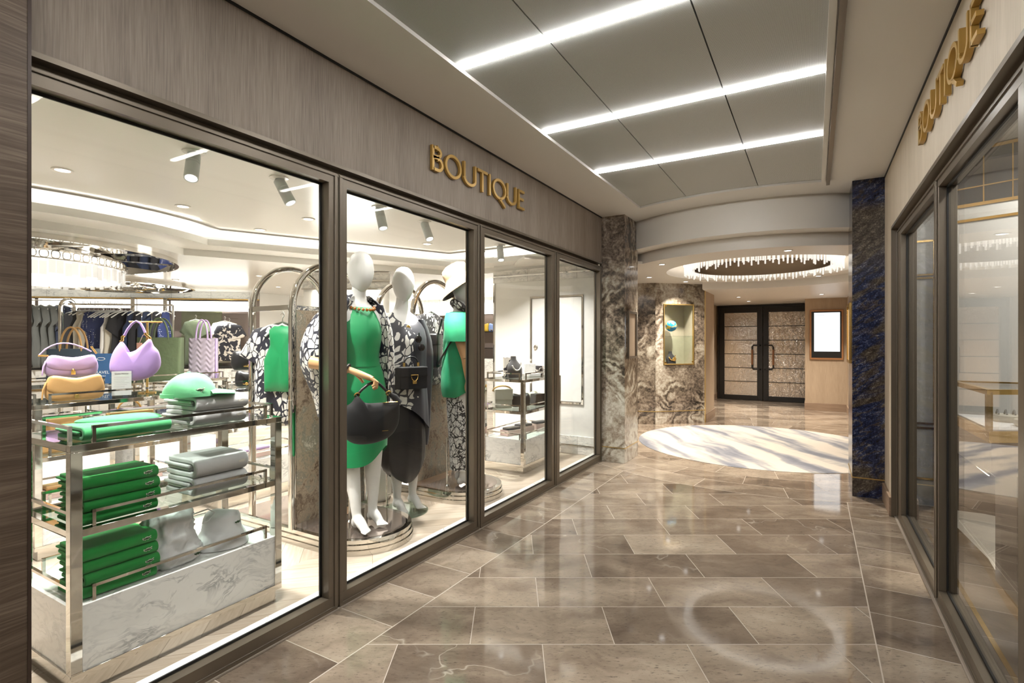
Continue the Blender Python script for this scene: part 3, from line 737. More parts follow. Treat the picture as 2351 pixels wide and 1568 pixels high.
struct(MB().box((-8.5,8.44,1.985),(-3.3,8.5,2.10)), 'trim_31', M['carrara_tile'])
struct(MB().box((-8.5,8.10,0.0),(-3.3,8.5,0.93)), 'wall_shelf_plinth', M['carrara_tile'])
for k, z in enumerate((1.12, 1.42)):
    o = MB().box((-6.6,8.22,z),(-3.4,8.5,z+0.012)).build('wall_shelf', M['dark'])
    tag(o, 'dark %s shelf for bags on the far brown wall' % ('lower' if k == 0 else 'upper'), 'shelf')
# column with marble frieze behind the mannequins
cl = (-5.02,4.66); ca = math.radians(30)
def on_col(mb, name, mat): return struct(mb, name, mat, loc=(cl[0],cl[1],0), rot=(0,0,ca))
on_col(MB().box((-0.52,-0.2,0),(0.52,0.2,2.12)), 'column_shop', M['shopwhite'])
on_col(MB().box((-0.53,-0.215,1.89),(0.53,-0.2,2.09)), 'trim_32', M['carrara_tile'])
for k, z in enumerate((1.885, 1.985)): on_col(MB().box((-0.535,-0.235,z-0.01),(0.535,-0.215,z+0.01)), 'trim_%d' % (33+k), M['chrome'])
on_col(MB().box((-0.40,-0.225,0.1),(0.42,-0.2,1.86)), 'trim_35', M['lightbox'])

# ---- right shop shell
struct(MB().box((0.53,-3,-0.06),(3.6,5.4,0.0)), 'floor_right_shop', plain('dark_stone_floor', (0.10,0.085,0.07), 0.22, var=0.2))
struct(MB().box((0.56,-3,2.62),(3.6,5.4,2.68)), 'ceiling_right_shop', M['white'])
struct(MB().box((0.56,5.02,0),(3.6,5.12,2.62)), 'wall_right_shop_end', M['shopwhite'])
struct(MB().box((3.5,-3,0),(3.6,5.02,2.62)), 'wall_right_shop_back', M['shopwhite'])
struct(MB().box((0.62,-3.1,0),(3.6,-3,2.62)), 'wall_right_shop_near', M['shopwhite'])
struct(MB().box((0.632,-1,0.0),(0.652,4.4,0.003)), 'trim_36', M['brass'])
# ================================================================ LAMPS ON THE CEILINGS
def downlight(x, y, z, label, group='recessed downlights', r=0.055):
    t = thing('downlight', label, 'ceiling light', (x, y, z), 0, group)
    MB().lathe([(r*0.66,0.004),(r,0.0),(r,-0.006),(r*0.72,-0.006),(r*0.66,0.004)], 24).build('trim_ring', M['white'], t)
    MB().lathe([(r*0.69,-0.001),(r*0.69,-0.004)], 20).build('lens', M['down'], t)
    return t
for i, (x, y) in enumerate(SHOP_DOWN):
    w = ['nearest the dark oak panel', 'in the middle of the first window', 'beside the curved cove', 'above the arch frames', 'above the shop column'][i] if i < 5 else None
    downlight(x, y, 2.30, ('round recessed boutique ceiling downlight ' + w) if w else 'recessed boutique downlight close to the shop front')
for x, y in LOW_DOWN: downlight(x, y, 2.10, 'small downlight in the lower cream boutique ceiling', 'lower boutique downlights', 0.045)
def spot_lamp(a, b, label):
    t = thing('ceiling_spotlight', label, 'spotlight', a, 0, 'tilted ceiling spotlights')
    d = (Vector(b) - Vector(a)).normalized(); s = Vector((0,0,-0.015)) + d*0.03
    MB().lathe([(0.058,0),(0.058,-0.006),(0.03,-0.012)], 24).build('ceiling_plate', M['shopwhite'], t)
    p0 = Vector((0,0,-0.02)); q = d.to_track_quat('Z','Y').to_matrix().to_4x4()
    lb_ = MB().lathe([(0.012,-0.02),(0.034,0.0),(0.036,0.05),(0.0345,0.052),(0.036,0.054),(0.036,0.066),(0.0345,0.068),(0.036,0.07),(0.036,0.165),(0.030,0.165),(0.028,0.15)], 20, p0, q).build('lamp_body', plain('lamp_body_white', (0.62,0.66,0.66), 0.4), t)
    MB().lathe([(0.028,0.150),(0.028,0.154)], 16, p0, q).build('lens', M['down'], lb_)
SPW = ['behind the left part of the first window', 'at the right part of the first window', 'above the middle mannequin', 'above the hatted mannequin', 'at the last window, farther from camera', 'at the third window, tilted to the door', 'near the oak panel'] + ['added unseen above the first window glass']*2 + ['added unseen above the second window glass']*3 + ['added unseen above the third window glass']
for (a, b), w in zip(SPOTS, SPW): spot_lamp(a, b, 'white cylinder ceiling spotlight ' + w)

# ---- crystal ring chandelier of the lobby
ch = thing('ring_chandelier', 'large ring chandelier of hanging glass rods in the round lobby', 'chandelier', (C0[0], C0[1], 2.13))
m = MB(); ring_sector(m, 0.80, 0.885, 0, 360, 0.075, 0.090, (0,0), 72); m.build('lamp_ring', M['chan'], ch, ang=30)
m = MB(); ring_sector(m, 0.755, 0.775, 0, 360, 0.02, 0.22, (0,0), 72); m.build('inner_band', plain('champagne_metal', (0.42,0.35,0.27), 0.25, 0.9), ch, ang=30)
m = MB(); ring_sector(m, 0.77, 0.90, 0, 360, 0.095, 0.11, (0,0), 72); m.build('carrier_ring', M['chrome'], ch, ang=30)
for k in range(6): a = k*PI/3; MB().cyl((0.84*math.cos(a),0.84*math.sin(a),0), 0.006, 0.11, 0.23, 8).build('suspension', M['chrome'], ch)
M['rod'] = None
def rod_mat(nm, e):
    t = NT(nm)
    lw = t.n('LayerWeight', {0: 0.4})
    pr = t.n('BsdfGlossy', {'Color': (1,0.98,0.95,1), 'Roughness': 0.08}); tr = t.n('BsdfTransparent', {0: (0.96,0.95,0.93,1)}); em = t.n('Emission', {0: (1.0,0.94,0.86,1), 1: e})
    g = t.n('MixShader', {0: t.math('MULTIPLY_ADD', lw.outputs['Facing'], 0.6, 0.1), 1: tr, 2: pr})
    return t.done(t.n('MixShader', {0: 0.42, 1: g, 2: em}))
M['rod'] = rod_mat('lit_glass_rod', 1.1)
def rod_bm(L): return MB().lathe([(0.004,0),(0.0085,-0.002),(0.0085,-L+0.002),(0.004,-L)], 8)
RODL = [0.085, 0.10, 0.075, 0.135, 0.09, 0.12, 0.08, 0.145]
rod_src = {}
many = MB(); N = 230
order = sorted(range(N), key=lambda k: (math.sin(2*PI*k/N)))          # nearest the corridor first
solo = set(order[:100])
for k in range(N):
    a = 2*PI*k/N; r = 0.868 if k % 2 else 0.815; L = RODL[(k*5 + k//3) % 8] + 0.012*random.random()
    p = (r*math.cos(a), r*math.sin(a), 0.075)
    if k in solo:
        q = round(L, 2)
        if q not in rod_src:
            o = rod_bm(q).build('glass_rod', M['rod'], ch, loc=p); rod_src[q] = o
        else:
            o = rod_src[q].copy(); COL.objects.link(o); o.location = p
    else:
        tmp = rod_bm(L); many.add([(v[0]+p[0], v[1]+p[1], v[2]+p[2]) for v in tmp.v], tmp.f)
many.build('glass_rod_ring', M['rod'], ch)['kind'] = 'stuff'
for k, (a, w) in enumerate(((140,'left of the lobby chandelier, by the stone wall'),(176,'left side of the lobby, nearest the grey pillar'),(228,'left of the lobby ceiling, in front of the chandelier'),(285,'right of the lobby ceiling, in front of the chandelier'),(60,'behind the lobby chandelier'))):
    x, y = C0[0]+1.38*math.cos(math.radians(a)), C0[1]+1.38*math.sin(math.radians(a))
    if k == 4: x, y = C0[0]+1.25*math.cos(math.radians(a)), C0[1]+1.25*math.sin(math.radians(a))
    downlight(x, y, 2.13, 'small recessed downlight ' + w, 'lobby downlights', 0.045)
    area_light((x, y, 2.118), 0.07, P_LOBBY, 'warm', spread=math.radians(105))
for k, (x, y) in enumerate(((-1.15,9.9),(-1.1,11.0))):
    downlight(x, y, 2.03, 'small downlight before the black double door, %s' % ('nearer the lobby' if k == 0 else 'nearer the door'), 'vestibule downlights', 0.045)
    area_light((x, y, 2.018), 0.07, P_LOBBY, 'warm', spread=math.radians(105))
downlight(0.1, 10.0, 2.03, 'small added vestibule downlight in front of the menu screen wall', 'vestibule downlights', 0.045)
area_light((0.1, 10.0, 2.018), 0.07, P_LOBBY, 'warm', spread=math.radians(105))  # extra lamp added to brighten the vestibule, its fitting made up to match

# ---- boutique ceiling: mirrored discs and crystal drum
def mirror_disc(c, R, z, label):
    t = thing('ceiling_mirror', label, 'mirrored ceiling disc', (c[0], c[1], z))
    m = MB(); m.add([(0,0,-0.004)] + [(R*math.cos(2*PI*k/24), R*math.sin(2*PI*k/24), -0.004 if k % 2 else -0.030) for k in range(24)], [(0, 1+k, 1+(k+1) % 24) for k in range(24)])
    m.build('mirror_facets', M['chrome'], t, ang=1)
    m = MB(); ring_sector(m, R-0.015, R+0.02, 0, 360, -0.045, 0.0, (0,0), 72); m.build('rim', M['chrome'], t, ang=30)
    for q in (0.62, 0.40):
        m = MB(); ring_sector(m, R*q-0.03, R*q, 0, 360, -0.055, -0.018, (0,0), 64); m.build('inner_ring', M['chrome'], t, ang=30)
mirror_disc((-6.6,1.85), 1.38, 2.10, 'large mirrored ceiling disc above the crystal drum lamp')
mirror_disc((-9.0,3.75), 1.02, 2.10, 'second mirrored ceiling disc, above the hanging clothes')
cd = thing('drum_chandelier', 'round crystal drum chandelier with looped metal band, cut by oak panel', 'chandelier', (-6.6,1.85,2.045))
R = 0.93
m = MB(); ring_sector(m, R-0.012, R, 0, 360, -0.012, 0.0, (0,0), 72); ring_sector(m, R-0.012, R, 0, 360, -0.085, -0.075, (0,0), 72); m.build('band_rim', M['chrome'], cd, ang=30)
m = MB(); ring_sector(m, R-0.06, R-0.035, 0, 360, -0.19, -0.004, (0,0), 72); m.build('lamp_ring', emit('drum_lamp', (1.0,0.93,0.82), 1.6), cd, ang=30)
lk = None
for k in range(72):
    a = 2*PI*k/72
    if lk is None:
        lk = MB().ribbon([(x, y-0.044) for x, y in rrect(0.062, 0.062, 0.02, 3)], 0.006, 0, 0.008, lambda x,y,z: (x,-z,y), closed=True).build('band_loop', M['chrome'], cd)
    o = lk if k == 0 else lk.copy()
    if k: COL.objects.link(o)
    o.location = (R*math.cos(a), R*math.sin(a), 0); o.rotation_euler = (0,0,a+PI/2)
pl = None
M['crystal'] = rod_mat('lit_crystal', 0.75)
for k in range(96):
    a = 2*PI*k/96
    if pl is None: pl = MB().box((-0.026,-0.004,-0.115),(0.026,0.004,0.0)).build('crystal_plate', M['crystal'], cd, bevel=0.002)
    o = pl if k == 0 else pl.copy()
    if k: COL.objects.link(o)
    dz = -0.088 - (0.018 if (k*7) % 5 < 2 else 0.0)
    rr = R - (0.004 if k % 2 else 0.014)
    o.location = (rr*math.cos(a), rr*math.sin(a), dz); o.rotation_euler = (0,0,a+PI/2)
m = MB(); 
for k in range(4): a = k*PI/2+0.4; m.cyl((0.8*math.cos(a),0.8*math.sin(a),0), 0.01, 0.0, 0.035, 8)
ring_sector(m, R-0.2, R-0.01, 0, 360, 0.0, 0.006, (0,0), 72); m.build('carrier', M['chrome'], cd)

# ================================================================ WRITING ON THE FASCIAS
def letters(origin, fn, label, spans, z0, h, depth, gr):
    """fn(u, v, d) -> world; spans: (letter, u0, u1)"""
    w = 0.0185
    root = thing('fascia_sign', label, 'sign', origin, 0, None)
    for ch_, u0, u1 in spans:
        m = MB(); W = u1-u0
        def R_(pts, closed=False): m.ribbon([(u0 + x*W, z0 + y*h) for x, y in pts], w, 0.004, depth, lambda x,y,z: tuple(Vector(fn(x,y,z)) - Vector(origin)), closed)
        hw = w/2/W; hv = w/2/h
        def el(cx, cy, rx, ry, a0, a1, n=14): return [(cx+rx*math.cos(math.radians(a0+(a1-a0)*i/n)), cy+ry*math.sin(math.radians(a0+(a1-a0)*i/n))) for i in range(n+1)]
        if ch_ == 'B':
            R_([(hw,0),(hw,1)])
            R_([(hw,1-hv),(0.45,1-hv)] + el(0.45, 0.77, 0.42-hw, 0.23-hv, 90, -90, 10) + [(hw,0.54)])
            R_([(hw,0.54),(0.5,0.54)] + el(0.5, 0.27+hv/2, 0.5-hw, 0.27-hv/2, 90, -90, 10) + [(hw,hv)])
        elif ch_ in 'OQ':
            R_(el(0.5, 0.5, 0.5-hw, 0.5-hv, 0, 360, 28)[:-1], True)
            if ch_ == 'Q': R_([(0.52,0.03),(0.66,-0.06),(0.93,-0.27)])
        elif ch_ == 'U': R_([(hw,1),(hw,0.34)] + el(0.5, 0.34, 0.5-hw, 0.34-hv, 180, 360, 12) + [(1-hw,1)])
        elif ch_ == 'T': R_([(0.5,0),(0.5,1-hv)]); R_([(0,1-hv),(1,1-hv)])
        elif ch_ == 'I': R_([(0.5,0),(0.5,1)])
        elif ch_ == 'E':
            R_([(hw,0),(hw,1)])
            for q, e in ((1-hv,1),(0.53,0.86),(hv,1)): R_([(hw,q),(e,q)])
        m.build('letter', M['signgold'], root, ang=30, bevel=0.0012)
SP = [('B',2.377,2.482),('O',2.499,2.667),('U',2.691,2.832),('T',2.847,2.967),('I',2.978,3.016),('Q',3.033,3.213),('U',3.225,3.364),('E',3.392,3.484)]
letters((-1.927,2.377,2.242), lambda u,v,d: (-1.927+d, u, v), 'gold raised lettering on the taupe wall above the mannequin windows', SP, 2.242, 0.145, 0.022, 'gold shop names')
letters((0.48,3.31,2.242), lambda u,v,d: (0.48-d, 5.700-u, v), 'gold raised lettering on the pale wall above the right glass door', SP, 2.242, 0.145, 0.026, 'gold shop names')

# ---- menu screen
ms = thing('menu_screen', 'lit white menu screen in copper frame on the beige wall', 'screen', (0.184,10.97,0.925))
m = MB()
for a, b in (((-0.258,0),(0.258,0.03)),((-0.258,0.865),(0.258,0.895)),((-0.258,0.03),(-0.232,0.865)),((0.232,0.03),(0.258,0.865))): m.box((a[0],-0.03,a[1]),(b[0],0,b[1]))
m.build('frame', plain('copper_frame', (0.42,0.20,0.085), 0.35, 0.4), ms, bevel=0.002)
MB().box((-0.232,-0.012,0.03),(0.232,0,0.865)).build('bezel', M['dark'], ms)
MB().box((-0.19,-0.014,0.145),(0.208,-0.0125,0.845)).build('display', M['screen'], ms)
m = MB(); random.seed(3)
m.box((-0.16,-0.0145,0.795),(-0.03,-0.0142,0.805))
for cx in (-0.155, 0.03):
    for k in range(16):
        z = 0.74-0.034*k
        if k in (5, 11): continue
        m.box((cx,-0.0145,z),(cx+0.08+0.05*random.random(),-0.0142,z+0.006))
m.build('text_lines', emit('screen_text', (0.88,0.91,0.94), 0.72), ms)

# ---- lobby niche: glass door, shelf, globe, bust
nc = thing('display_niche', 'gold framed glass display niche in the brown stone wall', 'display case', (-2.07,7.88,0), e2)
m = MB()
for a, b in (((s0,n0),(s1,n0+0.018)),((s0,n1-0.018),(s1,n1)),((s0,n0),(s0+0.016,n1)),((s1-0.016,n0),(s1,n1))): m.box((a[0],-0.012,a[1]),(b[0],0.02,b[1]))
m.build('frame', M['goldtrim'], nc, bevel=0.002)
m = MB(); 
m.box((s0-0.01,0.28,n0-0.01),(s1+0.01,0.30,n1+0.01)); m.box((s0-0.01,0.031,n0-0.01),(s0,0.28,n1+0.01)); m.box((s1,0.031,n0-0.01),(s1+0.01,0.28,n1+0.01)); m.box((s0,0.031,n0-0.01),(s1,0.28,n0)); m.box((s0,0.031,n1),(s1,0.28,n1+0.01))
m.build('lining', plain('niche_linen', (0.40,0.36,0.27), 0.8, var=0.1), nc)
MB().box((s0+0.016,-0.002,n0+0.018),(s1-0.016,0.003,n1-0.018)).build('glass_door', M['glass'], nc)
m = MB()
for z in (n0+0.02, n1-0.045): m.box((s0+0.016,-0.008,z),(s0+0.05,0.008,z+0.025))
m.build('hinge', M['brass'], nc)
MB().lathe([(0.012,0),(0.012,0.01)], 12, (s1-0.03,-0.004,n0+0.045), Matrix.Rotation(PI/2,4,'X')).build('lock', M['brass'], nc)
MB().box((s0,0.03,1.325),(s1,0.27,1.333)).build('glass_shelf', M['shelfglass'], nc)
MB().lathe([(0.03,0),(0.03,-0.004)], 14, (s0+0.16,0.14,n1-0.001)).build('lamp', M['down'], nc)
def nl(x, y, z=0): 
    v = Matrix.Rotation(e2,4,'Z') @ Vector((x,y,0)); return (-2.07+v.x, 7.88+v.y, z)
area_light(nl(s0+0.16,0.14,n1-0.012), 0.04, 1.6, 'warm', spread=math.radians(95))
t = NT('globe_map'); p = t.obj()
nz = t.noise(p, 15, 5, 0.6).outputs[0]
land = t.ramp(nz, [(0.51, (0,0,0)), (0.55, (1,1,1))])
lcol = t.ramp(t.noise(p, 30, 3).outputs[0], [(0.4, (0.05,0.22,0.03)), (0.6, (0.55,0.42,0.08))])
M['globe'] = t.done(t.bsdf(t.mix(land, (0.02,0.22,0.48), lcol), 0.15))
gb = thing('desk_globe', 'small blue globe on clear legs on the niche glass shelf', 'globe', nl(s0+0.20,0.12,1.333))
MB().ell((0,0,0.155), (0.086,0.086,0.086), 28, 18).build('sphere', M['globe'], gb)
for k in range(3):
    a = 2*PI*k/3+0.5
    MB().tube([(0.035*math.cos(a),0.035*math.sin(a),0),(0.022*math.cos(a),0.022*math.sin(a),0.04),(0.045*math.cos(a),0.045*math.sin(a),0.083)], 0.004, 8).build('leg', M['acrylic'], gb)
def bust(name, loc, rz, label, s=1.0, mat=None, beads=True, gcol='brass', group=None):
    t = thing(name, label, 'jewellery bust', loc, rz, group)
    rg = []
    for z, rx, ry, cx in ((0,0.04,0.085,0.0),(0.02,0.045,0.09,0),(0.09,0.035,0.095,0),(0.13,0.030,0.085,-0.01),(0.165,0.026,0.05,-0.02),(0.19,0.025,0.033,-0.025),(0.225,0.025,0.030,-0.03)):
        rg.append([(cx*s+rx*s*math.cos(2*PI*k/20), ry*s*math.sin(2*PI*k/20), z*s) for k in range(20)])
    MB().loft(rg).build('bust', mat or M['velvet'], t, ang=60)
    m = MB()
    for k in range(17):
        a = -PI*0.9 + PI*0.8*k/16 + PI*0.05
        y = 0.062*math.cos(a); z = 0.165 + 0.09*math.sin(a)*(1 if beads else 1.2)
        x = 0.036 - 0.02*max(0,(z-0.1)/0.07)
        m.ell((x*s+0.004, y*s, z*s), (0.009*s if beads else 0.005*s,)*3, 8, 6)
    m.build('necklace', M[gcol], t)
    return t
M['velvet'] = fabric('black_velvet', (0.010,0.010,0.012), rough=0.7)
b_ = bust('necklace_bust', nl(s0+0.20,0.12,n0+0.0005), e2-PI/2, 'black bust with gold flower necklace at the bottom of the niche', 0.9)
m = MB()
for k in range(6): a = k*PI/3; m.ell((0.044,0.02*math.cos(a)+0.03,0.02*math.sin(a)+0.085), (0.004,0.013,0.013), 8, 6)
m.build('flower_pendant', M['brass'], b_)

# round inlaid carpet
tag(MB().cyl((C0[0],C0[1],0), 1.43, 0.0005, 0.004, 96).build('round_carpet', M['carpet']), 'large round cream carpet with grey brush strokes in the lobby', 'carpet')
# ================================================================ FABRICS AND PRINTS
from mathutils import noise as mnoise
M['polo'] = fabric('kelly_green_pique', (0.012,0.285,0.045), weave=900)
M['capgreen'] = fabric('mint_green_cotton', (0.12,0.44,0.20), weave=900)
M['mint'] = fabric('folded_green_jersey', (0.045,0.34,0.11), weave=900)
M['grey'] = fabric('heather_grey_jersey', (0.66,0.66,0.66), 0.2, weave=700)
M['whitecloth'] = fabric('white_nylon', (0.84,0.84,0.84), 0.04, 0.55, 900, 0.1, 0.15)
M['lilac'] = fabric('lilac_suede', (0.34,0.22,0.50), 0.10, 0.75, 300, 0.2, 0.15)
M['lilac2'] = fabric('lilac_leather', (0.44,0.31,0.52), 0.05, 0.4, 300, 0.1, 0.1)
M['tan'] = fabric('tan_leather', (0.50,0.29,0.11), 0.06, 0.45, 250, 0.0, 0.15)
M['blackleather'] = plain('black_leather', (0.008,0.008,0.009), 0.38)
M['blacksuede'] = fabric('black_suede', (0.0035,0.0032,0.004), 0.08, 0.8, 900, 0.02, 0.1)
M['navy'] = fabric('navy_cloth', (0.012,0.022,0.06)); M['slate'] = fabric('slate_grey_cloth', (0.12,0.125,0.115)); M['cream'] = fabric('cream_knit', (0.60,0.56,0.47))
M['blackcloth'] = fabric('black_cloth', (0.010,0.010,0.014)); M['brown'] = fabric('rust_cloth', (0.30,0.07,0.03)); M['olive'] = fabric('olive_cloth', (0.10,0.13,0.07))
M['emerald'] = fabric('emerald_satin', (0.004,0.265,0.085), 0.06, 0.5, 400, 0.1, 0.2)
M['emerald2'] = fabric('emerald_linen', (0.004,0.30,0.125), 0.08, 0.75, 500, 0.1, 0.35)
M['satin'] = fabric('black_satin', (0.005,0.005,0.007), 0.05, 0.42, 900, 0.0, 0.2)
M['pinkbox'] = plain('pale_pink_board', (0.66,0.46,0.41), 0.6)
def butterfly(name, dark=(0.008,0.009,0.022), scale=26, mask=0.42, side=None, second=None):
    t = NT(name); p = t.obj()
    d = t.noise(p, 4.0, 3).outputs[1]
    q = t.vmath('ADD', p, t.vmath('MULTIPLY', d, (0.10,0.10,0.10)))
    q = t.n('Mapping', {0: q, 2: (0.35,0.3,0.2)}).outputs[0]; q = t.n('Mapping', {0: q, 3: (1.3,1.3,0.62)}).outputs[0]
    v = t.n('TexVoronoi', {'Vector': q, 'Scale': scale}, feature='DISTANCE_TO_EDGE').outputs['Distance']
    big = t.noise(p, 7.5, 2).outputs[0]
    th = t.n('MapRange', {0: big, 1: mask, 2: mask+0.22, 3: 0.34, 4: 0.055}).outputs[0]
    k = t.n('MapRange', {0: t.math('SUBTRACT', v, th), 1: -0.01, 2: 0.01, 3: 0.0, 4: 1.0}).outputs[0]
    if side is not None:
        y = t.sep(p)[1]; k = t.math('MULTIPLY', k, t.math('LESS_THAN', t.math('MULTIPLY_ADD', big, 0.25, y), side + 0.125))
    c = t.mix(k, dark, (0.72,0.70,0.65))
    return t.done(t.bsdf(c, 0.6, Sheen_Weight=0.1))
M['butterfly'] = butterfly('butterfly_print_silk', scale=25, mask=0.31)
M['butterfly_half'] = butterfly('charcoal_butterfly_chiffon', (0.030,0.030,0.038), 17, 0.30, 0.02)
M['butterfly_sheer'] = butterfly('sheer_butterfly_print', (0.022,0.02,0.022), 30, 0.40)
def floral(name, base, ink, scale=15):
    t = NT(name); p = t.obj()
    d = t.noise(p, 14, 3).outputs[1]; q = t.vmath('ADD', p, t.vmath('MULTIPLY', d, (0.07,0.07,0.07)))
    v = t.n('TexVoronoi', {'Vector': q, 'Scale': scale}, feature='DISTANCE_TO_EDGE').outputs['Distance']
    v2 = t.n('TexVoronoi', {'Vector': t.n('Mapping', {0: q, 2: (0.5,0.7,0.9)}).outputs[0], 'Scale': scale*1.7}, feature='DISTANCE_TO_EDGE').outputs['Distance']
    k = t.math('MAXIMUM', t.math('LESS_THAN', v, 0.055), t.math('LESS_THAN', v2, 0.045))
    return t.done(t.bsdf(t.mix(k, base, ink), 0.65))
M['floral'] = floral('white_leaf_print', (0.72,0.72,0.70), (0.012,0.012,0.014), 15)
t = NT('bold_black_cream_print'); p = t.obj(); q = t.vmath('ADD', p, t.vmath('MULTIPLY', t.noise(p, 9, 3).outputs[1], (0.12,0.12,0.12)))
k = t.math('GREATER_THAN', t.noise(q, 11, 2).outputs[0], 0.52); M['boldprint'] = t.done(t.bsdf(t.mix(k, (0.012,0.012,0.02), (0.62,0.57,0.50)), 0.7))
t = NT('navy_dotted'); p = t.obj(); v = t.n('TexVoronoi', {'Vector': p, 'Scale': 42.0, 'Randomness': 0.4}).outputs['Distance']
M['dots'] = t.done(t.bsdf(t.mix(t.math('LESS_THAN', v, 0.20), (0.008,0.02,0.10), (0.7,0.7,0.72)), 0.7))
t = NT('blue_white_speckle'); p = t.obj(); k = t.math('GREATER_THAN', t.noise(p, 70, 2).outputs[0], 0.52)
M['speckle'] = t.done(t.bsdf(t.mix(k, (0.66,0.66,0.70), (0.03,0.06,0.30)), 0.7))
t = NT('wave_quilted_lilac'); p = t.obj(); x_, y_, z_ = t.sep(p)
w_ = t.math('SINE', t.math('ADD', t.math('MULTIPLY', z_, 120), t.math('MULTIPLY', t.math('COSINE', t.math('MULTIPLY', y_, 75)), 2.4)))
M['quilt'] = t.done(t.bsdf((0.42,0.36,0.43), 0.24, 0.25, bump=w_, bstr=0.35, bdist=0.006))
M['greentote'] = fabric('green_washed_leather', (0.085,0.115,0.055), 0.3, 0.5, 60, 0.0, 0.3)
M['straw'] = fabric('woven_straw', (0.47,0.31,0.15), 0.25, 0.8, 260)
M['wood_hand'] = plain('pale_beech_wood', (0.62,0.36,0.17), 0.4, var=0.08)

def pillow(mb, out, thick, fn=None, lv=5, cx=None, power=2.0, flat=0.0):
    """inflate a closed 2D outline (y,z) to a cushion of the given thickness along x"""
    n = len(out); cy_ = sum(p[0] for p in out)/n; cz = sum(p[1] for p in out)/n
    if cx: cy_, cz = cx
    fn = fn or (lambda x,y,z: (x,y,z)); rings = []
    ks = [-1 + 2*i/(2*lv) for i in range(2*lv+1)]
    for k in ks:
        a = k*PI/2; s = max(math.cos(a)**(1/power*1.4), 0.03); x = math.sin(a)*thick/2
        rings.append([fn(x, cy_+(p[0]-cy_)*s, cz+(p[1]-cz)*s) for p in out])
    return mb.loft(rings)
def smooth_out(pts, n=4):
    """closed Catmull-Rom through pts"""
    m = len(pts); o = []
    for i in range(m):
        p0, p1, p2, p3 = (Vector(pts[(i+j-1) % m]) for j in range(4))
        for k in range(n):
            t_ = k/n
            o.append(tuple(0.5*((2*p1)+(p2-p0)*t_+(2*p0-5*p1+4*p2-p3)*t_*t_+(3*p1-p0-3*p2+p3)*t_**3)))
    return o
CROC = [(-1,-0.05),(-0.95,0.25),(-0.6,0.12),(-0.25,0.30),(0.15,0.34),(0.45,0.24),(1,0.42),(0.98,0.30),(0.58,0.12),(1,0.06),(0.96,-0.04),(0.5,-0.12),(0.3,-0.32),(0.12,-0.18),(-0.25,-0.18),(-0.42,-0.34),(-0.5,-0.14),(-0.8,-0.18)]
M['crocgreen'] = plain('crest_dark_green', (0.02,0.06,0.02), 0.6); M['crocpale'] = plain('crest_pale_thread', (0.78,0.76,0.68), 0.6)
def crest(parent, y, z, x, s, back=M['crocpale'], face=M['crocgreen'], tilt=0.0):
    f = lambda u,v,h: (x+h, y+u*s, z+v*s)
    pt_ = MB().prism([(a*1.22,b*1.7+0.02) for a, b in CROC], 0.0004, 0.0012, f).build('crest_patch', back, parent)
    if face: MB().prism(CROC, 0.0012, 0.0018, f).build('crest', face, pt_)

# ================================================================ THREE-TIER STANDS
def make_stand(loc, label):
    r = thing('display_stand', label, 'display stand', loc, 0, 'chrome three-tier display stands')
    D, W = 0.47, 0.83; c = M['chrome']; p = 0.036
    for x0 in (-D, -p):
        for y0 in (0, W-p): MB().box((x0,y0,0.085),(x0+p,y0+p,0.862)).build('post', c, r, bevel=0.0015)
    for z, g in ((0.862,True),(0.560,True)):
        m = MB(); h = 0.026
        e = 0.0 if z > 0.8 else 0.004
        m.box((-D+e,e,z),(-D+0.034,W-e,z+h)); m.box((-0.034,e,z),(-e,W-e,z+h)); m.box((-D+0.034,e,z),(-0.034,0.034,z+h)); m.box((-D+0.034,W-0.034,z),(-0.034,W-e,z+h))
        m.build('shelf_frame', c, r, bevel=0.0015)
        MB().box((-D+0.03,0.03,z+h-0.008),(-0.03,W-0.03,z+h-0.0005)).build('glass_shelf', M['shelfglass'], r)
    MB().box((-D+0.006,0.006,0.085),(-0.006,W-0.006,0.318)).build('marble_base', M['carrara'], r, bevel=0.001)
    m = MB(); m.box((-D,0,0.06),(0,W,0.086)); m.build('base_trim', c, r, bevel=0.0015)
    MB().box((-D+0.02,0.02,0.0),(-0.02,W-0.02,0.06)).build('plinth', c, r)
    for z in (0.888, 0.586, 0.318):
        b = 0.055; w = 0.011
        for pts in ([(-0.018,0.075,z),(-0.018,0.075,z+b),(-0.018,W-0.075,z+b),(-0.018,W-0.075,z)], [(-D+0.018,0.075,z),(-D+0.018,0.075,z+b),(-D+0.018,W-0.075,z+b),(-D+0.018,W-0.075,z)],
                    [(-0.055,0.018,z),(-0.055,0.018,z+b),(-D+0.055,0.018,z+b),(-D+0.055,0.018,z)], [(-0.055,W-0.018,z),(-0.055,W-0.018,z+b),(-D+0.055,W-0.018,z+b),(-D+0.055,W-0.018,z)]):
            m = MB()
            for i in range(3):
                a, q = Vector(pts[i]), Vector(pts[i+1]); lo = [min(a[j],q[j])-w/2 for j in range(3)]; hi = [max(a[j],q[j])+w/2 for j in range(3)]
                lo[2] = max(lo[2], z); m.box(lo, hi)
            m.build('guard_rail', c, r)
    return r
SA = (-2.23,0.80,0); SB = (-3.80,1.20,0); SCp = (-5.13,2.30,0); SE = (-3.80,2.25,0); SD = (-2.36,4.30,0)
stA = make_stand(SA, 'nearest chrome and marble stand, with green polos and grey sweaters')
dup(stA, SB, label='chrome stand with tan and lilac bags behind the green polos')
dup(stA, SCp, label='chrome stand far back under the green and quilted tote bags')
dup(stA, (-5.13,1.32,0), label='chrome stand far back with blue sign card and denim bag')
dup(stA, SE, label='chrome stand with black bags behind the green cap')
dup(stA, SD, label='chrome and marble stand of jewellery at the window near the grey pillar')

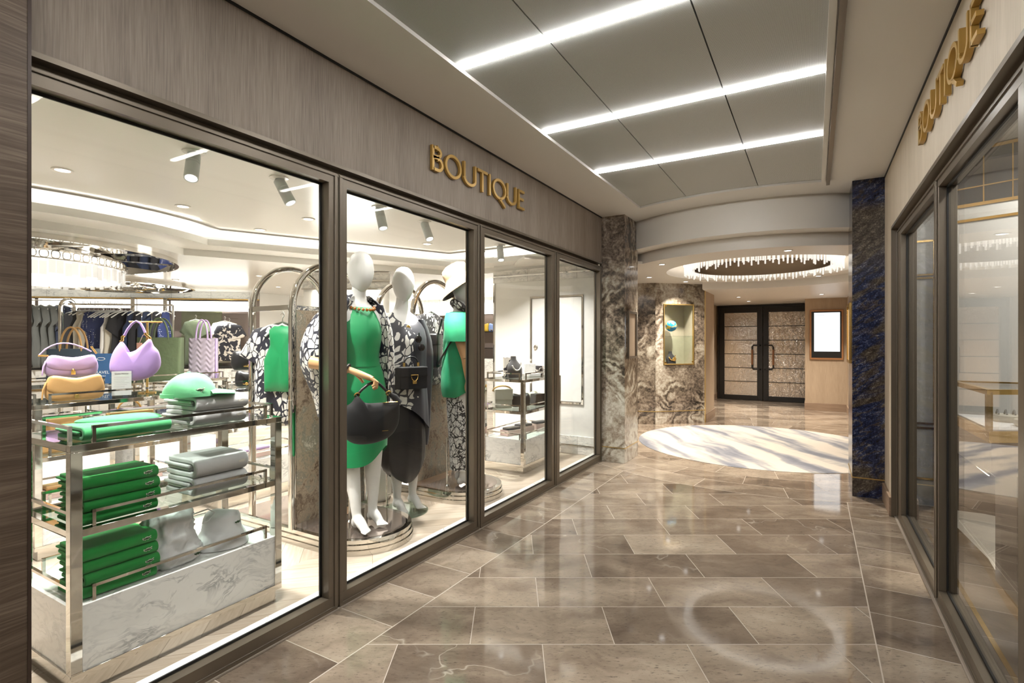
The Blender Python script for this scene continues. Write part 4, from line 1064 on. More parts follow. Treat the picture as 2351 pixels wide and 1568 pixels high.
# ---- folded clothes
def folded(name, W, D, T, mat, loc, label, cat, group=None, logo=None, seed=0, sag=0.0):
    r = thing(name, label, cat, loc, 0, group); rd = random.Random(seed)
    t_ = T*0.30; R = (T-t_)/2
    def fn(x, z, y): 
        k = 1 + 0.02*math.sin(x*40+seed)
        return (x, y, z + sag*math.sin(PI*y/W)*0 + 0.0015*math.sin(y*60+x*50+seed))
    pts = [(-D,t_/2),(-D*0.6,t_/2),(-T/2-0.02,t_/2)] + [(-T/2+R*math.sin(math.radians(a)), T/2-R*math.cos(math.radians(a))) for a in range(0,181,15)] + [(-T/2-0.02,T-t_/2),(-D*0.6,T-t_/2),(-D*0.93,T-t_/2-0.002)]
    m = MB().ribbon(pts, t_, 0.0, W, fn)
    m.build('fold_outer', mat, r, bevel=t_*0.28, ang=50)
    tin = T-2*t_-0.002
    q = [(-D*1.02,T*0.5),(-D*0.5,T*0.5),(-T*0.62,T*0.5)]
    m = MB().ribbon(q, tin*0.48, -0.006, W-0.01, lambda x,z,y: (x,y,z+tin*0.25))
    m.ribbon([(-D*0.98,T*0.5),(-D*0.5,T*0.5),(-T*0.75,T*0.5)], tin*0.46, 0.004, W-0.01, lambda x,z,y: (x,y,z-tin*0.26))
    m.build('fold_inner', mat, r, bevel=tin*0.16, ang=50)
    if logo == 'croc': crest(r, W-0.040, T*0.52, -0.0006, 0.0125)
    if logo == 'pale': crest(r, W-0.035, T*0.50, -0.0006, 0.013, face=None)
    return r
for k in range(4):
    w = ['lowest','second lowest','second from the top','topmost'][k]
    folded('folded_polo', 0.255, 0.20, 0.0425, M['polo'], (-2.262-0.003*(k%2), 0.842+0.004*((k*3)%4), 0.586+0.0427*k), '%s folded green polo in the middle-shelf stack of the nearest stand' % w, 'folded polo', 'green polos on the middle shelf', 'croc', k)
    folded('folded_polo', 0.25, 0.20, 0.0455, M['polo'], (-2.262-0.003*((k+1)%2), 0.845+0.005*((k*2)%3), 0.318+0.0457*k), '%s folded green polo in the stack on the marble base' % w, 'folded polo', 'green polos on the marble base', 'croc', k+9)
for k in range(2):
    w = ['lower','upper'][k]
    folded('folded_sweater', 0.235, 0.25, 0.0625, M['grey'], (-2.27+0.004*k, 1.243+0.006*k, 0.888+0.0627*k), '%s grey sweater under the green cap on the top shelf' % w, 'folded sweater', 'grey sweaters on the top shelf', 'pale', k+3)
    folded('folded_sweater', 0.24, 0.24, 0.081 if k else 0.078, M['grey'], (-2.272+0.004*k, 1.247, 0.586+0.0785*k), '%s folded grey sweater on the middle shelf beside the green polos' % w, 'folded sweater', 'grey sweaters on the middle shelf', 'pale', k+5)
gj = folded('folded_polo', 0.30, 0.22, 0.05, M['mint'], (-2.275, 0.855, 0.888), 'light green polo folded alone on the top shelf, left end open', 'folded polo', None, None, 22)
m = MB(); pillow(m, smooth_out([(0.05,-0.21),(0.29,-0.2),(0.30,-0.08),(0.22,-0.05),(0.10,-0.1)]), 0.03, lambda x,y,z: (z, y, 0.052+x)); m.build('sleeve_fold', M['mint'], gj)
# cap
cp = thing('baseball_cap', 'mint green cap with small crest on top of the grey sweaters', 'cap', (-2.345,1.262,1.0145), math.radians(-16))
rg = []
for i in range(11):
    a = PI/2*i/10; rr = math.cos(a)**0.8 if i < 10 else 0.03; z = 0.100*math.sin(a)
    rg.append([(0.083*rr*math.cos(q)*(1+0.03*math.sin(3*q+i)), 0.103*rr*math.sin(q)-0.005*i/10, z + 0.004*math.sin(5*q)*math.sin(a*2) - 0.010*math.exp(-((q-4.2)**2)*3)*math.sin(2*a)) for q in [2*PI*k/28 for k in range(28)]])
MB().loft(rg).build('crown', M['capgreen'], cp, ang=60)
m = MB(); bo = [(0.0,0.078)] ; rg = []
for i in range(7):
    f = i/6; hw = 0.090*math.sqrt(max(0.0,1-(f**2.6)))+0.004
    rg.append([(hw*s, 0.066+0.115*f, 0.030-0.018*f**1.3-0.016*abs(s)**2*(1-f*0.5)+dz) for s, dz in [(-1+2*k/10,0.0) for k in range(11)] + [(1-2*k/10,-0.0035) for k in range(11)]])
m.loft(rg).build('brim', M['capgreen'], cp, ang=60)
MB().ell((0,-0.004,0.101),(0.008,0.008,0.005),10,6).build('button', M['capgreen'], cp)
m = MB().tube([(0.0865*math.cos(a), 0.107*math.sin(a), 0.006) for a in [math.radians(-90+k*12-48) for k in range(9)]], 1, sec=[(-0.008,-0.002),(0.008,-0.002),(0.008,0.002),(-0.008,0.002)], up=(0,0,1)); m.build('strap', M['capgreen'], cp)
crest(cp, 0.02, 0.028, 0.0795, 0.016)
# crumpled drawstring bag
db = thing('drawstring_bag', 'crumpled white drawstring bag between polos and bucket hat', 'bag', (-2.36,1.18,0.318))
rg = []
for i in range(25):
    f = i/24; z = 0.215*f; w = 0.125*(1-0.35*f**2)*(0.95+0.1*math.sin(f*9)); d = 0.085*(1-0.55*f**2)
    ring = []
    for k in range(72):
        a = 2*PI*k/72; q = Vector((math.cos(a)*3, math.sin(a)*3, f*6))
        g = 1 + 0.26*mnoise.noise(q*0.8) + 0.20*(0.5-abs(mnoise.noise(q*1.5+Vector((9,2,5)))))*2*0.6 - 0.10 + 0.07*mnoise.noise(q*3.1)
        ring.append((d*math.cos(a)*g, w*math.sin(a)*g, z*(1+0.10*mnoise.noise(Vector((math.cos(a)*1.5, math.sin(a)*1.5, 3)))) ))
    rg.append(ring)
for p in range(72): rg[0][p] = (rg[0][p][0]*0.95, rg[0][p][1]*0.95, 0.0005)
MB().loft(rg).build('bag_body', M['whitecloth'], db, ang=180)
MB().tube([(0.02,0.09,0.18),(0.05,0.14,0.195),(0.06,0.165,0.175),(0.055,0.14,0.145),(0.05,0.115,0.14)], 0.003, 6).build('drawstring', M['whitecloth'], db)
crest(db, 0.075, 0.03, 0.088, 0.011, M['crocgreen'], None)
# bucket hat
bh = thing('bucket_hat', 'white bucket hat on the right end of the marble base', 'hat', (-2.365,1.415,0.318))
rg = []
for r_, z in ((0.115,0.003),(0.112,0.02),(0.102,0.045),(0.090,0.065),(0.086,0.07),(0.083,0.085),(0.078,0.125),(0.070,0.143),(0.045,0.150),(0.01,0.151)):
    rg.append([(r_*0.92*math.cos(a)*(1+0.03*math.sin(3*a+z*30)), r_*math.sin(a)*(1+0.02*math.cos(4*a)), z+0.006*math.sin(2*a+1)*(z > 0.1)) for a in [2*PI*k/32 for k in range(32)]])
MB().loft(rg).build('hat_body', M['whitecloth'], bh, ang=60)
crest(bh, 0.03, 0.105, 0.0745, 0.011, M['crocgreen'], None)

# ---- bags on the second stand
def saddle(loc, rz, label, mat, W=0.27, H=0.145, strap=True, hardware='brass'):
    r = thing('saddle_bag', label, 'handbag', loc, rz)
    out = smooth_out([(-W*0.5,0.055),(-W*0.40,0.006),(0,0.0),(W*0.40,0.006),(W*0.5,0.055),(W*0.46,H*0.82),(W*0.36,H),(0,H*0.86),(-W*0.36,H),(-W*0.46,H*0.82)])
    m = MB(); pillow(m, out, 0.085, power=3); m.build('bag_body', mat, r, ang=60)
    fl_ = smooth_out([(-W*0.46,0.075),(-W*0.30,0.045),(0,0.036),(W*0.30,0.045),(W*0.46,0.075),(W*0.44,H*0.85),(W*0.36,H*1.02),(0,H*0.9),(-W*0.36,H*1.02),(-W*0.44,H*0.85)])
    m = MB(); pillow(m, fl_, 0.045, lambda x,y,z: (x+0.027,y,z), power=4); fo_ = m.build('flap', mat, r, ang=60)
    m = MB().box((0.046,-0.011,0.018),(0.056,0.011,0.040)); m.ell((0.052,0,0.045),(0.007,0.009,0.011),10,6); m.build('lock', M[hardware], fo_)
    if strap:
        pts = [(0,-W*0.58,H*1.02)] + [(0.0, -W*0.58+ (W*1.05)*k/10, H*1.02+0.075*math.sin(PI*(k/10)**0.8)) for k in range(1,10)] 
        MB().tube(pts, 0.0045, 8).build('strap', mat, r)
        m = MB().tube([(0,-W*0.60,H*1.0),(0,-W*0.42,H*0.98)], 0.006, 8); m.tube([(0,W*0.36,H*1.4),(0.01,W*0.46,H*1.05)], 0.006, 8); m.build('strap_bar', M['brass'], r)
    m = MB().tube([(0.02,-W*0.47,H*0.75),(0.03,-W*0.52,H*0.5),(0.03,-W*0.54,H*0.12)], [0.006,0.005,0.004], 8); m.build('tassel', mat, r)
    return r
RZB = math.radians(-12)
saddle((-3.93,1.435,0.8885), RZB, 'tan leather flap bag with gold lock on the second stand', M['tan'], 0.29, 0.155, False)
rs = thing('acrylic_riser', 'clear acrylic riser under the lilac flap bag', 'riser', (-4.13,1.49,0.8885), RZB)
m = MB().box((-0.05,-0.11,0.125),(0.05,0.11,0.133)); m.box((-0.05,-0.11,0),(0.05,-0.102,0.125)); m.box((-0.05,0.102,0),(0.05,0.11,0.125)); m.build('riser_shell', M['acrylic'], rs)
saddle((-4.13,1.49,1.0225), RZB, 'lilac flap bag with brass strap bars above the tan bag', M['lilac2'], 0.27, 0.14, True)
ts = thing('bag_stand', 'brass T-shaped bag stand holding up the lilac slouchy bag', 'bag stand', (-4.07,1.90,0.8885), math.radians(-35))
MB().lathe([(0.055,0),(0.055,0.006),(0.01,0.008)], 24).build('foot', M['brass'], ts)
MB().cyl((0,0,0), 0.007, 0.006, 0.50, 12).build('post', M['brass'], ts)
MB().tube([(0,-0.105,0.50),(0,0.09,0.50)], 0.006, 10).build('bar', M['brass'], ts)
hb = thing('hobo_bag', 'large lilac suede slouchy bag hanging from the brass stand', 'handbag', (-4.01,1.80,0.985), math.radians(-35))
out = smooth_out([(-0.145,0.10),(-0.13,0.045),(-0.07,0.004),(0.02,0.0),(0.10,0.03),(0.145,0.10),(0.135,0.19),(0.105,0.235),(0.085,0.285),(0.055,0.26),(0.0,0.205),(-0.055,0.195),(-0.075,0.265),(-0.10,0.24),(-0.13,0.18)])
m = MB(); pillow(m, out, 0.105, power=3, cx=(0.0,0.11)); m.build('bag_body', M['lilac'], hb, ang=60)
for s_, p, q in ((-1,(-0.085,0.262),(-0.062,0.305)),(1,(0.082,0.280),(0.055,0.325))):
    MB().tube([(0,p[0]+ (q[0]-p[0])*k/4 + 0.006*math.sin(k*PI/2), p[1]+(q[1]-p[1])*k/4) for k in range(5)], 0.009, 10).build('buckle_link', M['brass'], hb)
hp = [(0,-0.062,0.305),(0,-0.045,0.345),(0,-0.02,0.385),(0,0.005,0.405),(0,0.028,0.39),(0,0.045,0.355),(0,0.055,0.325)]
MB().tube(hp, 1, sec=[(x, y) for x, y in rrect(0.012, 0.034, 0.005, 2)], up=(0,0,1)).build('handle', M['lilac'], hb)
sg = thing('acrylic_sign', 'clear acrylic holder with white notice card beside the tan bag', 'notice', (-3.90,1.67,0.8885), math.radians(-25))
m = MB().box((-0.035,-0.065,0),(0.035,0.065,0.010)); m.box((-0.006,-0.06,0.01),(-0.002,0.06,0.175)); m.box((0.002,-0.06,0.01),(0.006,0.06,0.175)); m.build('holder', M['acrylic'], sg)
MB().box((-0.0015,-0.052,0.012),(0.0015,0.052,0.168)).build('card', M['paper'], sg)
def text_mesh(body, size, mat, parent, loc, rot, extrude=0.0004):
    c = bpy.data.curves.new('lettering', 'FONT'); c.body = body; c.size = size; c.extrude = extrude; c.align_x = 'CENTER'; c.align_y = 'CENTER'
    o = bpy.data.objects.new('tmp_lettering', c); COL.objects.link(o)
    bpy.context.view_layer.update()
    me = bpy.data.meshes.new_from_object(o.evaluated_get(bpy.context.evaluated_depsgraph_get()))
    bpy.data.objects.remove(o)
    me.materials.clear(); me.materials.append(mat)
    q = bpy.data.objects.new('lettering', me); COL.objects.link(q); q.parent = parent; q.location = loc; q.rotation_euler = rot
    return q
for r_, tx_, ts_, L_, h_ in PENDING: text_mesh(tx_, ts_, plain('sign_lettering_grey', (0.40,0.385,0.35), 0.6), r_, (L_*0.69,-0.103,h_/2), (PI/2,0,0), 0.002); del r_['txt']
M['ink'] = plain('grey_ink', (0.10,0.10,0.10), 0.6)
text_mesh('Guest Notice', 0.013, M['ink'], sg, (0.0022,0,0.152), (PI/2,0,PI/2))
m = MB()
for k in range(7): m.box((0.0016,-0.04,0.128-0.012*k),(0.0021,0.04-0.012*(k%3),0.130-0.012*k))
m.build('text_lines', plain('pale_ink', (0.5,0.5,0.5), 0.6), sg)
def boxbag(loc, rz, label, mat, W, H, D, cat='handbag', clasp=True, handle=True, name='box_bag'):
    r = thing(name, label, cat, loc, rz)
    MB().box((-D/2,-W/2,0),(D/2,W/2,H)).build('bag_body', mat, r, bevel=min(D,H)*0.12)
    fl2 = MB().box((D/2-0.012,-W/2-0.003,H*0.45),(D/2+0.006,W/2+0.003,H+0.004)).build('flap', mat, r, bevel=0.005)
    if clasp: MB().tube([(D/2+0.009,-0.022,H*0.52),(D/2+0.009,0.022,H*0.52),(D/2+0.009,0.018,H*0.36),(D/2+0.009,-0.008,H*0.34),(D/2+0.009,-0.018,H*0.40)], 0.0035, 8, closed=True).build('clasp', M['brass'], fl2)
    if handle: MB().tube([(0,W*0.28*math.cos(a), H-0.004+0.075*math.sin(a)) for a in [PI*k/10 for k in range(11)]], 0.006, 8).build('handle', mat, r)
    return r
boxbag((-3.95,1.36,0.5865), RZB, 'tan box bag with gold clasp on the middle shelf of the second stand', M['tan'], 0.21, 0.20, 0.10, handle=False)
boxbag((-3.98,1.75,0.5865), RZB, 'tan soft tote on the middle shelf, far end of the second stand', M['tan'], 0.24, 0.20, 0.12, clasp=False)
for k, (y, w, d, c_) in enumerate(((1.40,0.26,0.11,'tan'),(1.80,0.24,0.11,'lilac2'))):
    t = thing('wallet_box', '%s wallet on a pink box at the marble base of the second stand' % ('tan' if k == 0 else 'lilac'), 'wallet', (-3.96,y,0.3185))
    MB().box((-d/2,-w/2,0),(d/2,w/2,0.05)).build('box', M['pinkbox'], t, bevel=0.003)
    MB().box((-d/2+0.01,-w/2+0.02,0.05),(d/2-0.01,w/2-0.02,0.075)).build('wallet', M[c_], t, bevel=0.008)

# ---- totes on the far stand
def tote(loc, rz, label, mats, W, H, D, name='tote_bag'):
    r = thing(name, label, 'tote bag', loc, rz)
    rg = []
    for f in (0,0.03,0.3,0.7,1.0):
        s = 1.0 if f else 0.97
        rg.append([(x*s*(1-0.25*f), y*(0.97+0.03*f), H*f) for x, y in rrect(D, W, 0.02, 3)])
    MB().loft(rg).build('bag_body', mats[0], r, ang=60)
    for s in (-1, 1):
        MB().tube([(s*D*0.34, W*0.22*math.cos(a), H-0.02+0.20*math.sin(a)) for a in [PI*k/14 for k in range(15)]], 0.0085, 8).build('handle', mats[1], r)
    return r
RT = math.radians(-48)
g_ = tote((-5.36,2.62,0.8885), RT, 'green leather tote with pink tag left of the quilted tote', (M['greentote'], M['greentote']), 0.37, 0.40, 0.14)
tg_ = MB().box((0.075,-0.17,0.24),(0.079,-0.125,0.35)).build('leather_tag', plain('pink_tag', (0.66,0.36,0.27), 0.6), g_)
MB().tube([(0.076,-0.147,0.35),(0.075,-0.12,0.42),(0.06,-0.10,0.44)], 0.003, 6).build('tag_cord', M['pinkbox'], tg_)
q_ = tote((-5.27,2.97,0.8885), RT, 'lilac quilted shiny tote right of the green tote', (M['quilt'], M['lilac2']), 0.24, 0.395, 0.15)
MB().box((0.0,0.122,0.0),(0.05,0.126,0.39)).build('side_panel', M['lilac'], q_)
# ---- black bags on the fourth stand
def cushion(loc, rz, label, mat, W, H, D, name='shoulder_bag'):
    r = thing(name, label, 'handbag', loc, rz)
    m = MB(); pillow(m, smooth_out([(-W/2,H*0.45),(-W*0.42,0.004),(0,0.0),(W*0.42,0.004),(W/2,H*0.45),(W*0.40,H),(0,H*0.9),(-W*0.40,H)]), D, power=3); m.build('bag_body', mat, r, ang=60)
    m = MB().tube([(0.02,-W*0.3,H*0.02+0.03),(D/2+0.004,-W*0.1,H*0.2),(D/2+0.004,W*0.1,H*0.2)], 0.004, 6); m.ell((D/2,0,H*0.22),(0.008,0.012,0.014),10,6); m.build('clasp', M['brass'], r)
    return r
rs2 = thing('acrylic_riser', 'clear acrylic riser under the puffy black bag', 'riser', (-4.12,2.70,0.8885), math.radians(-35))
m = MB().box((-0.06,-0.13,0.115),(0.06,0.13,0.123)); m.box((-0.06,-0.13,0),(0.06,-0.122,0.115)); m.box((-0.06,0.122,0),(0.06,0.13,0.115)); m.build('riser_shell', M['acrylic'], rs2)
cushion((-4.12,2.70,1.0120), math.radians(-35), 'puffy black leather bag behind the green cap, under the patterned blouse', M['blackleather'], 0.27, 0.16, 0.13)
cushion((-3.92,2.55,0.8885), math.radians(-35), 'small black bag with gold buckle right of the green cap', M['blackleather'], 0.17, 0.13, 0.10)
t = thing('wallet_box', 'lilac wallet on a pink box behind the lower grey sweaters', 'wallet', (-3.93,2.62,0.3185))
MB().box((-0.06,-0.13,0),(0.06,0.13,0.055)).build('box', M['pinkbox'], t, bevel=0.003)
MB().box((-0.05,-0.11,0.055),(0.05,0.11,0.08)).build('wallet', M['lilac2'], t, bevel=0.008)

# ---- jewellery and bags on the stand near the pillar
bust('necklace_bust', (-2.60,4.55,0.8885), math.radians(-25), 'black velvet bust with pearl bead necklace on the jewellery stand', 0.95, gcol='pearl') if M.setdefault('pearl', plain('grey_pearl', (0.55,0.53,0.50), 0.2, 0.5)) else None
t = thing('display_block', 'black patterned display board behind the pearl necklace bust', 'display board', (-2.70,4.62,0.8885), math.radians(-25))
MB().box((-0.01,-0.075,0.0),(0.01,0.075,0.20)).build('board', M['boldprint'], t, bevel=0.002); MB().box((-0.05,-0.06,0),(-0.01,0.06,0.008)).build('foot', M['dark'], t)
t = thing('display_block', 'white marble board with earrings beside the pearl necklace bust', 'display board', (-2.58,4.83,0.8885), math.radians(-25))
MB().box((-0.01,-0.07,0.0),(0.01,0.07,0.13)).build('board', M['carrara'], t, bevel=0.002); MB().box((0.01,-0.075,0),(0.09,0.075,0.03)).build('step', M['paper'], t, bevel=0.002)
m = MB()
for k in range(6): m.ell((0.05+0.02*(k%2), -0.06+0.024*k, 0.036), (0.007,0.007,0.007), 8, 6)
m.build('earrings', M['pearl'], t)
t = thing('display_block', 'small black jewellery block at the right end of the stand', 'display board', (-2.58,5.03,0.8885), math.radians(-25))
MB().box((-0.04,-0.045,0.0),(0.04,0.045,0.10)).build('block', M['boldprint'], t, bevel=0.002)
MB().tube([(0.045,0.03*math.cos(a),0.05+0.03*math.sin(a)) for a in [2*PI*k/12 for k in range(12)]], 0.004, 6, closed=True).build('bracelet', M['pearl'], t)
bp = boxbag((-2.70,4.47,0.5865), math.radians(-40), 'cream and tan backpack on the middle shelf of the jewellery stand', M['cream'], 0.18, 0.19, 0.11, 'backpack', False, False, 'backpack')
MB().tube([(0.0,0.10*math.cos(a),0.17+0.05*math.sin(a)) for a in [PI*k/8 for k in range(9)]], 0.008, 8).build('top_strap', M['tan'], bp)
cushion((-2.60,4.66,0.5865), math.radians(-25), 'black satin bag on the middle shelf beside the cream backpack', M['satin'], 0.22, 0.135, 0.13)
boxbag((-2.50,4.86,0.5865), math.radians(-25), 'black boxy bag with gold corner on the middle shelf of the jewellery stand', M['blackleather'], 0.13, 0.12, 0.11, clasp=False, handle=False)
cushion((-2.68,5.02,0.5865), math.radians(-25), 'white bag with yellow strap at the right end of the middle shelf', M['cream'], 0.20, 0.12, 0.10)
for k, (x, y) in enumerate(((-2.62,4.52),(-2.62,4.76),(-2.56,5.02))):
    t = thing('wallet_box', 'black wallet on a pale pink box, %s of three on the marble base' % ['nearest camera','middle','farthest'][k], 'wallet', (x,y,0.3185), math.radians(-20), 'black wallets on pink boxes')
    MB().box((-0.06,-0.10,0),(0.06,0.10,0.055)).build('box', M['pinkbox'], t, bevel=0.003)
    MB().box((-0.045,-0.085,0.055),(0.05,0.085,0.078)).build('wallet', M['blackleather'], t, bevel=0.008)
# bags on the far wall shelves
for k, (x, z, c_, w) in enumerate(((-5.42,1.432,(0.75,0.50,0.05),'yellow and pink round bag on the upper far shelf'),(-5.24,1.432,(0.25,0.36,0.68),'pale blue bag on the upper far shelf'),(-5.02,1.132,(0.80,0.52,0.02),'bright yellow bag on the lower far shelf'),(-5.04,0.9305,(0.28,0.01,0.14),'magenta bag on the far marble ledge'))):
    mt = plain('bag_colour_%d' % k, c_, 0.5)
    cushion((x,8.34,z), -PI/2, w, mt, 0.18 if k < 3 else 0.26, 0.16, 0.1, 'shelf_bag')

tv = thing('table_sign', 'small blue sign card behind the lilac and tan flap bags', 'sign', (-5.22,2.085,0.8885), math.radians(-42))
MB().box((-0.004,-0.075,0.006),(0.004,0.075,0.26)).build('card', plain('blue_card', (0.03,0.10,0.24), 0.4), tv)
MB().box((-0.04,-0.075,0),(0.04,0.075,0.006)).build('foot', M['acrylic'], tv)
text_mesh('TRAVEL', 0.034, M['paper'], tv, (0.0042,0,0.10), (PI/2,0,PI/2)); text_mesh('ESSENTIALS', 0.013, M['paper'], tv, (0.0042,0,0.07), (PI/2,0,PI/2))
MB().tube([(0.0045,0.028*math.cos(a),0.215+0.012*math.sin(a)) for a in [2*PI*k/20 for k in range(20)]], 0.002, 6, closed=True).build('oval_mark', M['paper'], tv)
dn = tote((-5.42,1.97,0.8885), math.radians(-42), 'dark blue denim bag with brown handles behind the blue sign card', (fabric('dark_denim', (0.035,0.06,0.09)), M['tan']), 0.34, 0.30, 0.16, 'travel_bag')
# ================================================================ ARCHED DISPLAY FRAMES
def make_arch(loc, label):
    r = thing('arch_display', label, 'display frame', loc, 0, 'chrome arched display frames')
    def stadium(R, n=20): return [(-0.95,-R)] + [(R*math.cos(math.radians(a)), R*math.sin(math.radians(a))) for a in [-90+180*k/n for k in range(n+1)]] + [(-0.95,R)]
    m = MB()
    for z0, z1, R in ((0.0,0.030,0.315),(0.030,0.036,0.300),(0.036,0.060,0.310),(0.060,0.066,0.297),(0.066,0.088,0.303)):
        m.prism(stadium(R), z0, z1)
    m.build('base_ring', M['chrome'], r, ang=30)
    MB().prism(stadium(0.268), 0.088, 0.0895).build('base_plate', plain('rose_mirror_plate', (0.62,0.52,0.46), 0.08, 0.9), r)
    for x in (-0.30,-0.70):
        pts = [(x,-0.30,0.088),(x,-0.30,1.2),(x,-0.30,1.46)] + [(x,-0.30*math.cos(a),1.46+0.30*math.sin(a)) for a in [PI*k/20 for k in range(1,20)]] + [(x,0.30,1.46),(x,0.30,1.2),(x,0.30,0.088)]
        MB().tube(pts, 1, sec=rrect(0.036,0.036,0.006,2), up=(1,0,0)).build('arch_frame', M['chrome'], r, ang=50)
    for y in (-0.30,0.30): MB().box((-0.68,y-0.015,1.445),(-0.32,y+0.015,1.478)).build('side_bar', M['chrome'], r, bevel=0.002)
    MB().box((-0.315,-0.282,1.445),(-0.285,0.282,1.475)).build('front_bar', M['chrome'], r, bevel=0.002)
    MB().box((-0.31,-0.28,0.115),(-0.285,0.28,1.445)).build('stone_panel', M['slab'], r)
    MB().box((-0.315,-0.29,0.089),(-0.28,0.29,0.115)).build('panel_rail', M['chrome'], r)
    return r
G1 = (-2.50,2.42,0); G2 = (-2.50,3.54,0)
ar = make_arch(G1, 'arched chrome frame with stone slab and round base under the green-dress mannequin')
dup(ar, G2, label='arched chrome frame behind the hatted mannequin, round base at right')

# ================================================================ MANNEQUINS
def body(name, loc, rz, label, legs, s=1.0, head_rot=0.0, arms=(), foot_z=0.0):
    r = thing(name, label, 'mannequin', loc, rz)
    m = MB()
    T_ = [(0.84,0,0.085,0.15),(0.90,0,0.105,0.17),(0.98,-0.005,0.098,0.155),(1.07,0,0.082,0.115),(1.17,0.0,0.088,0.122),(1.27,0.012,0.108,0.138),(1.34,0.0,0.095,0.152),(1.40,-0.01,0.075,0.165),(1.435,-0.012,0.058,0.10),(1.465,-0.01,0.050,0.060),(1.52,0.0,0.044,0.046),(1.575,0.012,0.043,0.044)]
    m.loft([[(cx+rx*math.cos(a), ry*math.sin(a), z*s) for a in [2*PI*k/24 for k in range(24)]] for z, cx, rx, ry in T_])
    for sd, hip, knee, ank, toe in legs:
        m.tube([hip, tuple((Vector(hip)*0.5+Vector(knee)*0.5)), knee, tuple(Vector(knee)*0.68+Vector(ank)*0.32+Vector((-0.018,0,0))), tuple(Vector(knee)*0.3+Vector(ank)*0.7), ank], [0.088,0.070,0.050,0.053,0.036,0.028], 14)
        A = Vector(ank); B = Vector(toe); d = (B-A); d.z = 0; d = d.normalized() if d.length else Vector((1,0,0)); side = Vector((-d.y,d.x,0))
        ball = B - d*0.045; heel = A - d*0.018 + Vector((0,0,-0.025))
        m.ell(heel, (0.027,0.027,0.035), 12, 8)
        m.tube([tuple(A+Vector((0,0,0.005))), tuple(A*0.55+ball*0.45+Vector((0,0,0.008))), tuple(ball+Vector((0,0,0.004)))], [0.031,0.033,0.026], 12)
        for k in range(5):
            o = side*(0.028-0.014*k)*sd; ln = 0.048-0.007*k
            m.tube([tuple(ball+o*0.8), tuple(ball+o+d*ln*0.6+Vector((0,0,0.0))), tuple(ball+o+d*ln+Vector((0,0,-0.004)))], [0.0125,0.0105,0.008], 8)
    for ar_ in arms: m.tube(ar_[0], ar_[1], 12)
    m.build('body', M['mannequin'], r, remesh=0.0095)
    hm = Matrix.Rotation(head_rot, 4, 'Z') @ Matrix.Rotation(0.10, 4, 'Y')
    hd = MB(); rg = []
    for i in range(17):
        a = -PI/2 + PI*i/16; c_ = max(math.cos(a),0.02)**0.82; z = math.sin(a)
        w = 1 - 0.22*max(0,-z)**1.2
        rg.append([(0.098*c_*math.cos(q)*(0.86 if z < 0 and math.cos(q) < 0 else 1.0)*w + 0.012*max(0,-z), 0.076*c_*math.sin(q)*w, 0.128*z) for q in [2*PI*k/24 for k in range(24)]])
    hd.loft([[tuple(hm.to_3x3() @ Vector(p)) for p in ring] for ring in rg])
    h = hd.build('head', M['mannequin'], r, loc=(0.018,0,1.655*s), ang=80)
    return r
def to_local(root, w):
    return Matrix.Rotation(-root.rotation_euler.z, 3, 'Z') @ (Vector(w) - root.location)
def garment_loft(rows, mat, name, parent, n=40, rip=0.012, freq=7, a0=0, a1=360, solid=0.0, seed=0, hem=None, neck=None):
    closed = abs(a1-a0) >= 360; rg = []
    for i, (z, cx, cy2, rx, ry) in enumerate(rows):
        f = i/(len(rows)-1); ring = []
        for k in range(n if closed else n+1):
            a = math.radians(a0+(a1-a0)*k/n)
            w = 1 + rip*f*1.6*math.sin(freq*a+seed+f*1.5) + rip*0.5*math.sin(freq*1.9*a+seed*2)
            zz = z + (hem(a)*f*f if hem else 0) + (neck(a)*(1-f)**5 if neck else 0)
            ring.append((cx+rx*w*math.cos(a), cy2+ry*w*math.sin(a), zz))
        rg.append(ring)
    m = MB().loft(rg, cap=False, closed=closed)
    return m.build(name, mat, parent, ang=180, sub=1, solid=solid)
def hand(parent, wrist, kn, curl, mat, s=1.0, up=None, fingers=True):
    """wooden articulated hand: forearm end at wrist, knuckles at kn, fingers curl along `curl`"""
    W = Vector(wrist); Kn = Vector(kn); d = (Kn-W).normalized(); c = Vector(curl); c = (c - d*c.dot(d)).normalized(); sd = d.cross(c).normalized()
    m = MB(); L = (Kn-W).length
    rg = []
    for f, w, h in ((-0.05,0.022,0.018),(0.15,0.027,0.019),(0.5,0.038,0.020),(0.85,0.041,0.018),(1.0,0.036,0.014)):
        p = W + d*L*f; rg.append([tuple(p + sd*w*math.cos(a)*s + c*h*math.sin(a)*s) for a in [2*PI*k/14 for k in range(14)]])
    m.loft(rg)
    for k, ln in enumerate((0.072,0.082,0.076,0.060)):
        o = sd*(0.030-0.020*k)*s; b = Kn + o - d*0.004
        p1 = b + d*ln*0.40*s + c*ln*0.12*s; p2 = p1 + d*ln*0.10*s + c*ln*0.34*s; p3 = p2 - d*ln*0.16*s + c*ln*0.20*s
        m.tube([tuple(b),tuple(p1)], [0.0095*s,0.0088*s], 10); m.tube([tuple(p1),tuple(p2)], [0.0088*s,0.008*s], 10); m.tube([tuple(p2),tuple(p3)], [0.008*s,0.0065*s], 10)
        m.ell(tuple(b),(0.0098*s,)*3,10,6); m.ell(tuple(p1),(0.0090*s,)*3,10,6); m.ell(tuple(p2),(0.0082*s,)*3,10,6)
    tb = W + d*L*0.30 + sd*0.030*s + c*0.008
    t1 = tb + d*0.030*s + sd*0.012*s + c*0.016*s; t2 = t1 + d*0.026*s - sd*0.004*s + c*0.016*s
    m.tube([tuple(tb),tuple(t1),tuple(t2)], [0.013*s,0.010*s,0.0075*s], 10)
    return m

